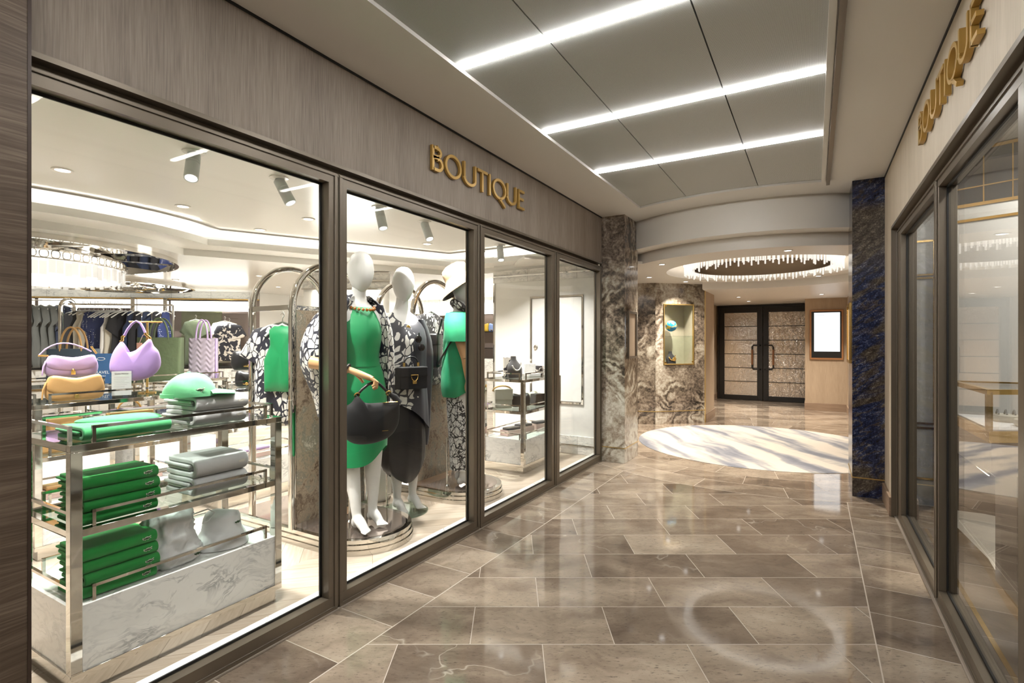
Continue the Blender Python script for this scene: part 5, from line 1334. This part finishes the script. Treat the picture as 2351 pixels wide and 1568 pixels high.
# ---- mannequin in green dress
RZ1 = math.radians(-14)
L1 = [(1,(0.0,0.085,0.88),(0.05,0.085,0.47),(0.03,0.080,0.075),(0.165,0.085,0.020)), (-1,(0.0,-0.085,0.88),(0.045,-0.075,0.47),(0.075,-0.055,0.075),(0.215,-0.05,0.020))]
m1 = body('mannequin', (-2.49,2.37,0.0895), RZ1, 'white faceless mannequin in green dress and butterfly print wrap', L1, 0.965, math.radians(6), foot_z=0)
wr = to_local(m1, (-2.354,2.162,1.087)); kn = to_local(m1, (-2.232,2.236,1.030))
garment_loft([(1.375,0.0,0,0.060,0.095),(1.34,0.0,0,0.085,0.125),(1.22,0.012,0,0.128,0.150),(1.12,0.005,0,0.108,0.138),(1.03,0,0,0.095,0.128),(0.98,0,0,0.102,0.145),(0.86,0.0,0,0.125,0.182),(0.68,0.012,0.0,0.130,0.185),(0.50,0.02,0.0,0.132,0.178),(0.40,0.022,0.0,0.130,0.172)], M['emerald'], 'dress', m1, 44, 0.012, 5, seed=1, hem=lambda a: 0.10*max(0,math.cos(a-0.9))**3)
garment_loft([(1.055,0.004,0,0.103,0.137),(1.03,0.003,0,0.101,0.134),(1.005,0.002,0,0.103,0.140)], M['emerald'], 'belt', m1, 36, 0.0, 5)
garment_loft([(1.455,-0.012,0,0.052,0.072),(1.425,-0.012,0,0.070,0.125),(1.37,-0.015,0,0.115,0.190),(1.22,-0.01,0,0.160,0.215),(1.02,-0.015,0.0,0.158,0.212),(0.86,-0.02,0,0.162,0.218),(0.74,-0.02,0,0.168,0.222)], M['butterfly'], 'wrap', m1, 40, 0.02, 8, 48, 318, 0.004, 3)
garment_loft([(1.41,-0.01,-0.10,0.075,0.060),(1.33,-0.03,-0.18,0.105,0.090),(1.17,-0.05,-0.235,0.120,0.105),(1.02,-0.06,-0.235,0.125,0.110),(0.92,-0.055,-0.21,0.100,0.088),(0.80,-0.06,-0.19,0.070,0.060),(0.70,-0.06,-0.18,0.060,0.052)], M['butterfly'], 'sleeve', m1, 32, 0.03, 5, seed=5)
garment_loft([(1.395,-0.012,0.12,0.07,0.05),(1.25,-0.01,0.185,0.085,0.055),(1.05,0.0,0.19,0.09,0.05),(0.88,0.0,0.185,0.085,0.045)], M['butterfly'], 'left_sleeve', m1, 28, 0.03, 5, seed=2)
el = wr + (to_local(m1, (-2.56,2.07,1.13)) - wr)
fa = MB().tube([tuple(el), tuple(el*0.5+wr*0.5), tuple(wr)], [0.040,0.034,0.023], 14); fao = fa.build('forearm', M['wood_hand'], m1, ang=60)
hand(m1, wr, kn, (0.2,0.0,-1.0), M['wood_hand'], 1.0).build('hand', M['wood_hand'], fao, ang=60)
m = MB()
dd = (kn-wr).normalized()
u_ = dd.cross(Vector((0,0,1))).normalized(); v_ = dd.cross(u_)
for k in range(16):
    a = 2*PI*k/16; m.ell(tuple(wr - dd*0.006 + u_*0.029*math.cos(a) + v_*0.026*math.sin(a)), (0.0085,0.0085,0.0085), 8, 6)
m.build('bracelet', M['blackleather'], fao)
m = MB(); am = plain('amber_bead', (0.35,0.12,0.02), 0.2)
for k in range(22):
    a = 2*PI*k/22; m.ell((0.018+0.083*math.cos(a), 0.088*math.sin(a), 1.378-0.022*math.cos(a)), (0.0105,0.0105,0.0105), 8, 6)
m.build('bead_necklace', am, m1)
# support pole of the mannequin
def pole(parent, x, y, h):
    m = MB().cyl((x,y,0), 0.007, 0.0, h, 12); m.lathe([(0.018,0.0),(0.018,0.02),(0.008,0.03)], 14, (x,y,0)); m.tube([(x,y,0.10),(x,y+0.03,0.10)], 0.005, 8)
    m.build('support_pole', M['chrome'], parent)
pole(m1, -0.06, -0.03, 0.50)
# black hobo bag held in the hand
bb = thing('hobo_bag', 'large black suede slouchy bag held by the green-dress mannequin', 'handbag', (-2.236,2.229,0.655), math.radians(-32))
out = smooth_out([(-0.175,0.14),(-0.16,0.06),(-0.10,0.008),(0.0,0.0),(0.10,0.03),(0.155,0.10),(0.165,0.20),(0.155,0.238),(0.06,0.236),(-0.03,0.238),(-0.06,0.262),(-0.085,0.285),(-0.115,0.245),(-0.155,0.215)])
m = MB(); pillow(m, out, 0.10, power=3, cx=(0,0.12)); m.build('bag_body', M['blacksuede'], bb, ang=60)
MB().tube([(0,0.158,0.225),(0,0.135,0.265),(0,0.105,0.285)], [0.026,0.020,0.012], 10).build('strap_end', M['blacksuede'], bb)
hp = [(0,-0.085,0.285),(0,-0.055,0.318),(0,-0.02,0.345),(0,0.015,0.358),(0,0.045,0.345),(0,0.085,0.305),(0,0.10,0.288)]
MB().tube(hp, 0.0085, 10).build('handle', M['blackleather'], bb)
for p in ((-0.083,0.287),(0.098,0.290)): MB().tube([(0.012*math.sin(a), p[0]+0.013*math.cos(a), p[1]+0.013*math.sin(a)) for a in [2*PI*k/12 for k in range(12)]], 0.0045, 8, closed=True).build('ring', M['brass'], bb)
MB().tube([(0.035,0.055,0.238),(0.038,0.10,0.240),(0.03,0.145,0.238)], 0.0025, 6).build('zip', M['brass'], bb)
MB().box((0.047,0.05,0.075),(0.0485,0.085,0.078)).build('stamp', M['brass'], bb)

# ---- mannequin in black
RZ2 = math.radians(-20)
L2b = [(1,(0.0,0.085,0.90),(0.04,0.085,0.48),(0.00,0.085,0.085),(0.135,0.10,0.020)), (-1,(0.0,-0.085,0.90),(0.06,-0.07,0.48),(0.03,-0.055,0.085),(0.165,-0.05,0.020))]
m2 = body('mannequin', (-2.63,2.925,0.013), RZ2, 'white faceless mannequin in long black dress with black boxy bag', L2b, 1.0, math.radians(2))
garment_loft([(1.45,-0.015,-0.005,0.060,0.085),(1.43,-0.012,0,0.078,0.14),(1.395,-0.01,0,0.092,0.185),(1.30,0.005,0,0.128,0.205),(1.15,0.0,0.0,0.130,0.195),(1.0,0.0,0.0,0.138,0.190),(0.86,0.0,0.01,0.150,0.195),(0.74,0.0,0.01,0.158,0.195)], M['butterfly_half'], 'kaftan', m2, 44, 0.02, 7, seed=4, neck=lambda a: -0.13*max(0,math.cos(a-0.1))**4, hem=lambda a: -0.16*max(0,math.sin(a))+0.10*max(0,-math.sin(a)))
garment_loft([(1.40,-0.02,-0.13,0.075,0.065),(1.25,-0.01,-0.20,0.105,0.080),(1.08,0.0,-0.205,0.12,0.082),(0.94,0.0,-0.19,0.11,0.07),(0.84,0,-0.18,0.10,0.06)], M['butterfly_half'], 'sleeve', m2, 32, 0.03, 6, seed=7)
garment_loft([(1.40,-0.02,0.13,0.075,0.06),(1.25,-0.02,0.19,0.09,0.07),(1.05,-0.03,0.20,0.10,0.07),(0.85,-0.04,0.19,0.10,0.06),(0.60,-0.05,0.20,0.09,0.055),(0.45,-0.05,0.21,0.05,0.03)], M['butterfly_half'], 'left_sleeve', m2, 32, 0.03, 6, seed=6)
garment_loft([(1.0,0,0,0.10,0.135),(0.90,0,0,0.118,0.165),(0.70,0.0,0,0.125,0.172),(0.50,0.01,0.0,0.130,0.178),(0.36,0.01,0,0.128,0.176),(0.26,0.012,0,0.115,0.150),(0.215,0.015,0,0.085,0.10)], M['satin'], 'skirt', m2, 48, 0.03, 9, seed=2, hem=lambda a: 0.06*abs(math.sin(a))**2)
m = MB().tube([(0.04+0.055*math.cos(a)-0.012, 0.082*math.sin(a), 1.43-0.07*max(0,math.cos(a))-0.0*a) for a in [2*PI*k/28 for k in range(28)]], 0.0022, 6, closed=True)
m.ell((0.098,0.0,1.335),(0.004,0.018,0.022),12,8); m.build('gold_necklace', M['brass'], m2)
sgl = MB()
for y, z in ((0.06,1.255),(0.085,1.195)): 
    sgl.ell((0.138,y,z),(0.010,0.028,0.028),14,8)
sgl.tube([(0.140,0.062,1.30),(0.142,0.07,1.225)], 0.004, 6)
sgl.build('sunglasses', plain('black_lens', (0.012,0.01,0.01), 0.05), m2)
MB().lathe([(0.19,0.0),(0.19,-0.010),(0.001,-0.010),(0.001,0.0)][::-1] if False else [(0.19,-0.012),(0.19,-0.001)], 48).build('base_disc', thin_glass('thick_glass_disc', (0.80,0.87,0.84), 0.08), m2)
pole(m2, -0.10, -0.07, 0.42)
bk = thing('box_bag', 'small black top-handle bag with gold clasp on the black-dressed mannequin', 'handbag', (-2.478,2.852,0.915), math.radians(-22))
MB().box((-0.045,-0.105,0),(0.045,0.105,0.15)).build('bag_body', M['blacksuede'], bk, bevel=0.006)
fk_ = MB().box((-0.02,-0.107,0.085),(0.052,0.107,0.157)).build('flap', M['blacksuede'], bk, bevel=0.008)
MB().tube([(0.053,-0.028,0.100),(0.053,0.028,0.100),(0.053,0.02,0.07),(0.053,0.0,0.055),(0.053,-0.02,0.07)], 0.0042, 8, closed=True).build('clasp', M['brass'], fk_)
MB().box((0.047,-0.016,0.038),(0.057,0.016,0.058)).build('clasp_plate', M['brass'], bk, bevel=0.002)
MB().tube([(0,0.055*math.cos(a),0.175+0.052*math.sin(a)) for a in [PI*k/12 for k in range(13)]], 0.006, 10).build('handle', M['blackleather'], bk)
for y in (-0.055,0.055): MB().cyl((0,y,0), 0.009, 0.155, 0.185, 10).build('handle_mount', M['brass'], bk)
MB().tube([(-0.01,0.058,0.17),(-0.04,0.05,0.30),(-0.08,0.045,0.42),(-0.13,0.05,0.52)], 0.005, 8).build('strap', M['blackleather'], bk)

# ---- mannequin with hat
RZ3 = math.radians(24)
L3 = [(1,(0.0,0.085,0.88),(0.04,0.08,0.47),(-0.02,0.08,0.080),(0.105,0.085,0.020)), (-1,(0.0,-0.085,0.88),(0.06,-0.07,0.47),(0.03,-0.06,0.080),(0.165,-0.06,0.020))]
m3 = body('mannequin', (-2.47,3.435,0.0895), RZ3, 'mannequin in straw hat, green tunic and white leaf print skirt', L3, 0.96, 0.0)
garment_loft([(1.395,-0.01,0,0.075,0.115),(1.35,-0.005,0,0.105,0.165),(1.24,0.01,0,0.145,0.185),(1.10,0.0,0,0.138,0.175),(0.98,0.0,0,0.150,0.190),(0.86,0.005,0,0.165,0.205),(0.76,0.005,0,0.160,0.200),(0.725,0.005,0,0.145,0.185)], M['emerald2'], 'tunic', m3, 44, 0.025, 6, seed=8, hem=lambda a: 0.08*max(0,math.cos(a)))
garment_loft([(1.385,-0.01,-0.12,0.08,0.055),(1.32,0.0,-0.18,0.092,0.065),(1.22,0.02,-0.215,0.098,0.062),(1.16,0.03,-0.225,0.095,0.055)], M['emerald2'], 'sleeve', m3, 30, 0.02, 5, seed=3)
garment_loft([(0.98,0,0,0.10,0.14),(0.80,0,0,0.118,0.165),(0.55,0.01,0,0.112,0.150),(0.32,0.015,0,0.105,0.135),(0.145,0.02,0,0.10,0.125)], M['floral'], 'skirt', m3, 44, 0.012, 6, seed=1)
elb = Vector((0.085,-0.215,1.03)); sh = Vector((0.0,-0.19,1.28)); w3 = Vector((0.105,-0.205,0.86)); k3 = Vector((0.112,-0.20,0.785))
MB().tube([tuple(sh),tuple(sh*0.5+elb*0.5),tuple(elb)], [0.042,0.038,0.032], 14).build('upper_arm', M['wood_hand'], m3, ang=60)
fa3 = MB().tube([tuple(elb),tuple(elb*0.5+w3*0.5),tuple(w3)], [0.033,0.029,0.022], 14).build('forearm', M['wood_hand'], m3, ang=60)
hand(m3, w3, k3, (0.3,0.6,-0.3), M['wood_hand']).build('hand', M['wood_hand'], fa3, ang=60)
hat = MB(); rg = []
for r_, z in ((0.190,-0.075),(0.186,-0.066),(0.145,-0.022),(0.112,0.008),(0.108,0.03),(0.106,0.07),(0.095,0.105),(0.060,0.125),(0.01,0.130)):
    rg.append([(r_*1.05*math.cos(a), r_*0.95*math.sin(a), z + 0.018*math.cos(a)*(r_ > 0.12)) for a in [2*PI*k/36 for k in range(36)]])
hat.loft(rg, cap=False)
hm_ = hat.build('hat', M['straw'], m3, loc=(-0.01,0,1.665), rot=(0.06,-0.48,0), ang=70)
hb_ = MB().loft([[(q[0]*0.985, q[1]*0.985, q[2]-0.004) for q in ring] for ring in rg[:5]], cap=False).build('hat_lining', fabric('dark_hat_lining', (0.03,0.028,0.03)), m3, loc=(-0.01,0,1.665), rot=(0.06,-0.48,0), ang=70)
m = MB().tube([(0.01+0.062*math.cos(a), 0.068*math.sin(a), 1.445+0.02*math.sin(2*a)-0.012*math.cos(a)) for a in [2*PI*k/24 for k in range(24)]], [0.030+0.006*math.sin(5*k) for k in range(24)], 10, closed=True)
m.tube([(0.065,-0.03,1.43),(0.115,-0.05,1.38),(0.14,-0.055,1.30),(0.15,-0.05,1.23)], [0.028,0.030,0.022,0.010], 10)
m.build('scarf', M['butterfly_sheer'], m3, sub=1)
pole(m3, -0.09, -0.08, 0.40)
rk = thing('backpack', 'small black leather backpack on the back of the hatted mannequin', 'backpack', (-2.655,3.335,1.04), RZ3)
MB().box((-0.06,-0.085,0),(0.05,0.085,0.25)).build('bag_body', M['blackleather'], rk, bevel=0.016)
MB().box((-0.065,-0.087,0.17),(0.052,0.087,0.275)).build('flap', M['blackleather'], rk, bevel=0.016)
for y in (-0.07,0.07): MB().tube([(0.05,y,0.03),(0.10,y-0.05*(1 if y < 0 else -1),0.10),(0.18,y*2.3,0.22),(0.17,y*2.4,0.33),(0.10,y*2.0,0.39),(0.05,y,0.27)], 0.0075, 8).build('shoulder_strap', M['blackleather'], rk)
MB().tube([(-0.03,-0.089,0.14),(-0.03,-0.092,0.175),(-0.015,-0.092,0.185),(0.0,-0.092,0.175),(0.0,-0.089,0.14)], 0.004, 8).build('buckle', M['brass'], rk)

# ================================================================ HANGING CLOTHES
HG = plain('white_hanger', (0.78,0.77,0.74), 0.4)
def hanger_mesh(w=0.19, drop=0.075):
    m = MB().tube([(0,-w,-drop),(0,-w*0.5,-drop*0.35),(0,0,0),(0,w*0.5,-drop*0.35),(0,w,-drop)], 0.008, 8)
    m.tube([(0,0,0),(0,0,0.035),(0,0.012,0.055),(0,0.0,0.072),(0,-0.012,0.062)], 0.0025, 6)
    return m
GSH = {
 'top': lambda W,L: [(-0.05,0),(-W*0.42,-0.035),(-W*0.62,-0.20),(-W*0.50,-0.235),(-W*0.40,-0.16),(-W*0.42,-L),(0,-L*1.01),(W*0.42,-L),(W*0.40,-0.16),(W*0.50,-0.235),(W*0.62,-0.20),(W*0.42,-0.035),(0.05,0)],
 'dress': lambda W,L: [(-0.05,0),(-W*0.40,-0.03),(-W*0.55,-0.26),(-W*0.42,-0.28),(-W*0.34,-0.20),(-W*0.32,-0.40),(-W*0.50,-L),(0,-L*1.02),(W*0.50,-L),(W*0.32,-0.40),(W*0.34,-0.20),(W*0.42,-0.28),(W*0.55,-0.26),(W*0.40,-0.03),(0.05,0)],
 'vest': lambda W,L: [(-0.05,0),(-W*0.30,-0.02),(-W*0.28,-0.12),(-W*0.42,-0.22),(-W*0.40,-L),(0,-L*1.01),(W*0.40,-L),(W*0.42,-0.22),(W*0.28,-0.12),(W*0.30,-0.02),(0.05,0)],
 'straps': lambda W,L: [(-0.04,0),(-W*0.16,-0.02),(-W*0.20,-0.16),(-W*0.36,-0.24),(-W*0.40,-L),(0,-L*1.01),(W*0.40,-L),(W*0.36,-0.24),(W*0.20,-0.16),(W*0.16,-0.02),(0.04,0)]}
def garment(name, label, loc, rz, W, L, kind, mat, th=0.05, group=None, hanger=True, cat='garment', seed=0):
    r = thing(name, label, cat, loc, rz, group)
    o = GSH[kind](W, L); n = len(o); ctr = (0.0, -L*0.45)
    dense = []
    for i in range(n):
        a, b = o[i], o[(i+1) % n]; q = 5 if abs(a[1]-b[1])+abs(a[0]-b[0]) > 0.2 else 2
        dense += [(a[0]+(b[0]-a[0])*k/q, a[1]+(b[1]-a[1])*k/q) for k in range(q)]
    m = MB(); pillow(m, dense, th, lambda x,y,z: (x + 0.018*math.sin(y*38+seed)*min(1,-z*2.2) , y, z-0.01), 4, ctr, 4)
    m.build('cloth', mat, r, ang=70)
    if hanger: hanger_mesh(W*0.42).build('hanger', HG, r)
    return r
def bare_hanger(label, loc, rz, group):
    t = hanger_mesh(0.20, 0.11).build('clothes_hanger', HG); t.location = loc; t.rotation_euler = (0,0,rz)
    return tag(t, label, 'hanger', group)
# chrome arched rack in front of the back wall
rkS = wallp(1.68, 1.25); e_ = (W1-W0).normalized(); WR = WA
rr_ = thing('clothes_rack', 'chrome arched clothes rack with white hangers in front of the back wall', 'clothes rack', rkS, WA)
for y in (-0.28,0.28):
    pass
MB().tube([(0,-0.16,0),(0,-0.16,1.72)] + [(0,-0.16*math.cos(a),1.72+0.13*math.sin(a)) for a in [PI*k/14 for k in range(1,14)]] + [(0,0.16,1.72),(0,0.16,0)], 1, sec=rrect(0.04,0.05,0.006,2), up=(1,0,0)).build('arch', M['chrome'], rr_, ang=50)
MB().tube([(1.38,0,0.02),(1.38,0,1.79)], 0.018, 12).build('far_post', M['chrome'], rr_)
MB().tube([(0.0,0,1.79),(1.38,0,1.79)], 0.014, 12).build('rail', M['chrome'], rr_)
MB().box((-0.06,-0.24,0),(1.44,0.24,0.03)).build('base', M['chrome'], rr_, bevel=0.004)
def on_rack(s, dz=0.0):
    p = rkS + e_*(s*0.9); return (p.x, p.y, 1.775-0.072+dz)
items = [('vest',0.16,'blackcloth','black sleeveless top first on the chrome rack',0.30,0.60),('vest',0.24,'cream','cream knit vest, first of the pair on the chrome rack',0.34,0.66),('vest',0.30,'cream','cream knit vest, second of the pair on the chrome rack',0.34,0.66),
         ('dress',0.37,'dots','navy dress with white dots beside the cream vests',0.30,0.85),('dress',0.43,'dots','second navy dotted dress behind the first on the rack',0.30,0.85),('straps',0.58,'whitecloth','white strappy top under the bare hangers',0.32,0.62),('straps',0.65,'cream','cream strappy top under the bare hangers',0.32,0.64),
         ('dress',0.76,'blackcloth','long black dress in the middle of the chrome rack',0.34,0.95),('straps',0.90,'navy','navy strappy top right of the bare hangers',0.30,0.70),('straps',1.0,'blackcloth','black strappy top on the rack, above the lilac bag',0.30,0.70),
         ('straps',1.14,'navy','navy strappy dress third from the right rack end',0.32,0.85),('straps',1.28,'blackcloth','black strappy dress second from the right rack end',0.32,0.85),('straps',1.42,'dots','dotted navy strappy dress at the right rack end',0.32,0.85)]
for k, (kd, s, mt, lb, W, L) in enumerate(items):
    garment('hanging_'+('vest' if kd == 'vest' else 'dress' if L > 0.75 else 'blouse'), lb, on_rack(s), WA-math.radians(38 + 12*math.sin(k*2.1)), W, L, kd, M[mt], 0.045, 'clothes on the chrome rack', seed=k)
for k in range(7):
    bare_hanger('bare white hanger on the chrome rack between the dotted dress and black dress', on_rack(0.50+0.055*k, 0), WA-math.radians(30+9*(k%3)), 'bare hangers on the chrome rack')
# wall rail with grey and navy clothes
rl = thing('wall_rail', 'chrome clothes rail on the back wall above the grey garments', 'clothes rail', wallp(0.1,0.34,1.905), WA)
MB().tube([(0,0,0),(1.05,0,0)], 0.010, 10).build('rail', M['chrome'], rl)
for s in (0.03,1.02): MB().tube([(s,0,0),(s,0.33,0)], 0.008, 8).build('bracket', M['chrome'], rl)
gw = ['first from the oak panel','second from the oak panel','third from the oak panel','fourth from the oak panel']
for k in range(4):
    p = wallp(0.52+0.12*k, 0.34, 1.905-0.072); garment('hanging_dress', 'grey hanging dress on the wall rail, '+gw[k], p, WA+math.radians(62), 0.40, 0.98, 'dress', M['slate'], 0.06, 'grey dresses on the wall rail', seed=k)
for k in range(2):
    p = wallp(0.99+0.09*k, 0.34, 1.905-0.072); garment('hanging_dress', 'dark navy dress on the wall rail, '+('next to the grey dresses' if k == 0 else 'right at the rail end'), p, WA+math.radians(60), 0.42, 1.0, 'dress', M['navy'], 0.07, 'navy dresses on the wall rail', seed=k+5)
# other wall garments
for k, (s, off, z, W, L, kd, mt, lb) in enumerate(((1.30,0.32,1.62,0.30,0.75,'dress','speckle','blue and white speckled dress between the rack posts'),(1.26,0.45,1.72,0.34,0.7,'top','blackcloth','black top hanging at the back behind the rack arch'),
      (1.62,0.3,1.72,0.36,0.8,'top','brown','rust coloured top on the back wall behind the hangers'),(1.86,0.3,1.72,0.34,0.8,'top','olive','olive top on the back wall behind the black dresses'),
      (2.20,0.3,1.66,0.36,0.9,'dress','navy','dark navy dress on the back wall by the white header'),(2.42,0.3,1.66,0.36,0.9,'dress','blackcloth','black dress on the back wall by the white header'),
      (2.98,0.25,1.62,0.42,0.75,'top','olive','green top on the back wall behind the tote handles'),(3.55,0.40,1.56,0.42,0.62,'top','boldprint','black and cream patterned blouse above the puffy black bag'),(3.42,0.22,1.60,0.42,0.70,'top','cream','beige top behind the patterned blouse'))):
    garment('hanging_'+('dress' if L > 0.74 else 'blouse'), lb, wallp(s, off, z), WA-PI/2+math.radians(12*math.sin(k)), W, L, kd, M[mt], 0.06, seed=k)
    p = wallp(s, off, z)
    h = thing('wall_hook', 'slim hook holding the '+lb, 'hook', p)
    MB().tube([tuple(wallp(s,0.0,z+0.085)-p), tuple(Vector((0,0,0.075)))], 0.006, 6).build('arm', M['chrome'], h)
# green leather wall panel behind the totes
struct(MB().box((2.66,-0.012,0.83),(3.30,0.0,1.95)), 'wall_panel_green', plain('olive_wall_panel', (0.20,0.20,0.12), 0.5, var=0.25), loc=W0, rot=(0,0,WA))
# garments on the arched frames
garment('hanging_kaftan', 'butterfly print wrap with green tunic hanging inside the first arched frame', (-3.0,2.20,1.375), math.radians(-62), 0.46, 0.66, 'top', M['butterfly'], 0.10, cat='kaftan')
garment('hanging_tunic', 'plain green tunic hanging over the butterfly wrap in the first arched frame', (-2.955,2.165,1.36), math.radians(-58), 0.26, 0.42, 'vest', M['emerald'], 0.10, cat='tunic')
garment('hanging_kaftan', 'sheer butterfly print kaftan on the second arched frame, between two mannequins', (-2.745,3.40,1.50), math.radians(6), 0.44, 0.60, 'top', M['butterfly_sheer'], 0.05, cat='kaftan')
# white vase-like stool behind the first mannequin
tag(MB().lathe([(0.13,0),(0.15,0.03),(0.165,0.25),(0.16,0.42),(0.145,0.44),(0.14,0.42)], 32).build('pedestal', M['shopwhite'], loc=(-3.05,3.05,0)), 'white round pedestal behind the legs of the green-dress mannequin', 'pedestal')
ts_ = thing('table_sign', 'small blue sign card behind the lilac flap bag', 'sign', (-5.32,2.20,0.0), math.radians(-50))
# ================================================================ RIGHT SHOP
def gold_panel(m, x0, x1, z0, z1, w=0.014):
    for a, b in (((x0,z0),(x1,z0+w)),((x0,z1-w),(x1,z1)),((x0,z0),(x0+w,z1)),((x1-w,z0),(x1,z1))): m.box((a[0],5.008,a[1]),(b[0],5.02,b[1]))
m = MB(); gold_panel(m, 0.62,0.79,1.75,2.02); gold_panel(m, 0.62,0.79,0.62,1.74); gold_panel(m, 0.62,0.79,0.20,0.60)
o = struct(m, 'trim_37', M['brass'])
fz = thing('wall_frieze', 'dark upper wall band with gold grid lines behind the right glass', 'wall frieze', (0.80,4.93,0), math.radians(-24))
MB().box((0,-0.02,2.22),(2.6,0.03,2.61)).build('panel', plain('charcoal_panel', (0.035,0.035,0.038), 0.35), fz)
m = MB()
for z, h in ((2.205,0.022),(2.59,0.022),(2.335,0.008)): m.box((0,-0.03,z),(2.6,-0.0201,z+h))
for k in range(14): m.box((0.06+0.17*k+0.02*(k%2),-0.026,2.22),(0.067+0.17*k+0.02*(k%2),-0.0201,2.60))
m.box((0,-0.03,2.10),(2.6,-0.0201,2.118))
m.build('gold_grid', M['brass'], fz)
MB().box((0,-0.02,0.60),(2.6,0.03,2.22)).build('wall_face', M['shopwhite'], fz)
MB().box((0,-0.03,0),(2.6,0.03,0.60)).build('wainscot', plain('dark_wainscot', (0.045,0.036,0.03), 0.4), fz)
dc = thing('display_case', 'brass framed glass case of watches behind the right window', 'display case', (0.655,3.0,0))
P4 = [(0.0,0.0),(-0.012,0.60),(0.50,0.60),(0.62,0.36)]
def prism_in(d): 
    c = (sum(p[0] for p in P4)/4, sum(p[1] for p in P4)/4); return [(c[0]+(p[0]-c[0])*d, c[1]+(p[1]-c[1])*d) for p in P4]
MB().prism(P4, 0.81, 0.86).build('tray_rim', M['brass'], dc)
MB().prism(prism_in(0.96), 0.66, 0.81).build('drawer_box', plain('taupe_stone_side', (0.20,0.16,0.13), 0.4, var=0.2), dc)
MB().prism(prism_in(0.50), 0.05, 0.655).build('pedestal', plain('dark_pedestal', (0.035,0.028,0.024), 0.4), dc)
MB().prism(prism_in(0.95), 0.86, 0.866).build('tray', M['paper'], dc)
m = MB(); m.ribbon(P4, 0.022, 1.02, 1.042, lambda x,y,z: (x,y,z), closed=True); m.build('top_frame', M['brass'], dc)
for p in P4: MB().box((p[0]-0.011,p[1]-0.011,0.86),(p[0]+0.011,p[1]+0.011,1.03)).build('corner_post', M['brass'], dc)
MB().prism(prism_in(0.985), 1.030, 1.038).build('glass_top', M['glass'], dc)
for k, (x, y, r_) in enumerate(((0.20,0.20,0.07),(0.14,0.36,0.055),(0.33,0.36,0.075),(0.30,0.50,0.05))):
    t = thing('watch_tray', 'round cream watch tray in the glass case, %s' % ['nearest the corner post','left one behind the post','right one with black strap','at the back'][k], 'watch tray', (0.655+x,3.0+y,0.866))
    MB().lathe([(r_*0.9,0),(r_,0.01),(r_,0.03),(r_*0.92,0.034)], 28).build('dish', plain('cream_leather', (0.72,0.66,0.55), 0.5), t)
    m = MB()
    for q in range(3): m.tube([(-0.03+0.03*q,-0.02,0.036),(-0.03+0.03*q,0,0.055),(-0.03+0.03*q,0.02,0.036)], 0.004, 6)
    m.build('watches', M['blackleather'] if k == 2 else M['pearl'], t)
pf = thing('curved_platform', 'curved white platform with gold edge on the right shop floor', 'platform', (0.9,2.0,0))
cv0 = [(-0.04,0.2),(-0.10,0.8),(-0.11,1.3),(-0.08,1.8),(-0.11,2.3),(-0.16,2.8)]
cv0 = [tuple((1-t_)*Vector(cv0[i]) + t_*Vector(cv0[i+1])) for i in range(5) for t_ in (0,0.5)] + [cv0[-1]]
cv = cv0 + [(1.6,2.8),(1.6,0.2)]
MB().prism(cv, 0.0, 0.05).build('slab', plain('pale_stone', (0.62,0.58,0.50), 0.35, var=0.1), pf)
m = MB(); m.ribbon(cv0, 0.014, 0.0, 0.056, lambda x,y,z: (x,y,z)); m.build('gold_edge', M['brass'], pf)
for x, y in ((1.05,2.6),(1.2,4.2),(1.9,3.4),(1.1,1.2)): 
    area_light((x,y,2.60), 0.09, P_RIGHT)
    downlight(x, y, 2.62, 'small downlight in the right shop ceiling', 'right shop downlights', 0.045)
bpy.data.objects.remove(ts_)

MB().box((0.02,0.10,0.648),(0.035,0.50,0.656)).build('under_light', emit('under_case_led', (1.0,0.93,0.78), 12.0), dc)
area_light((0.70,3.42,0.645), 0.02, 2.2, 'warm', (0,0,0), 'RECTANGLE', 0.4, math.radians(90))
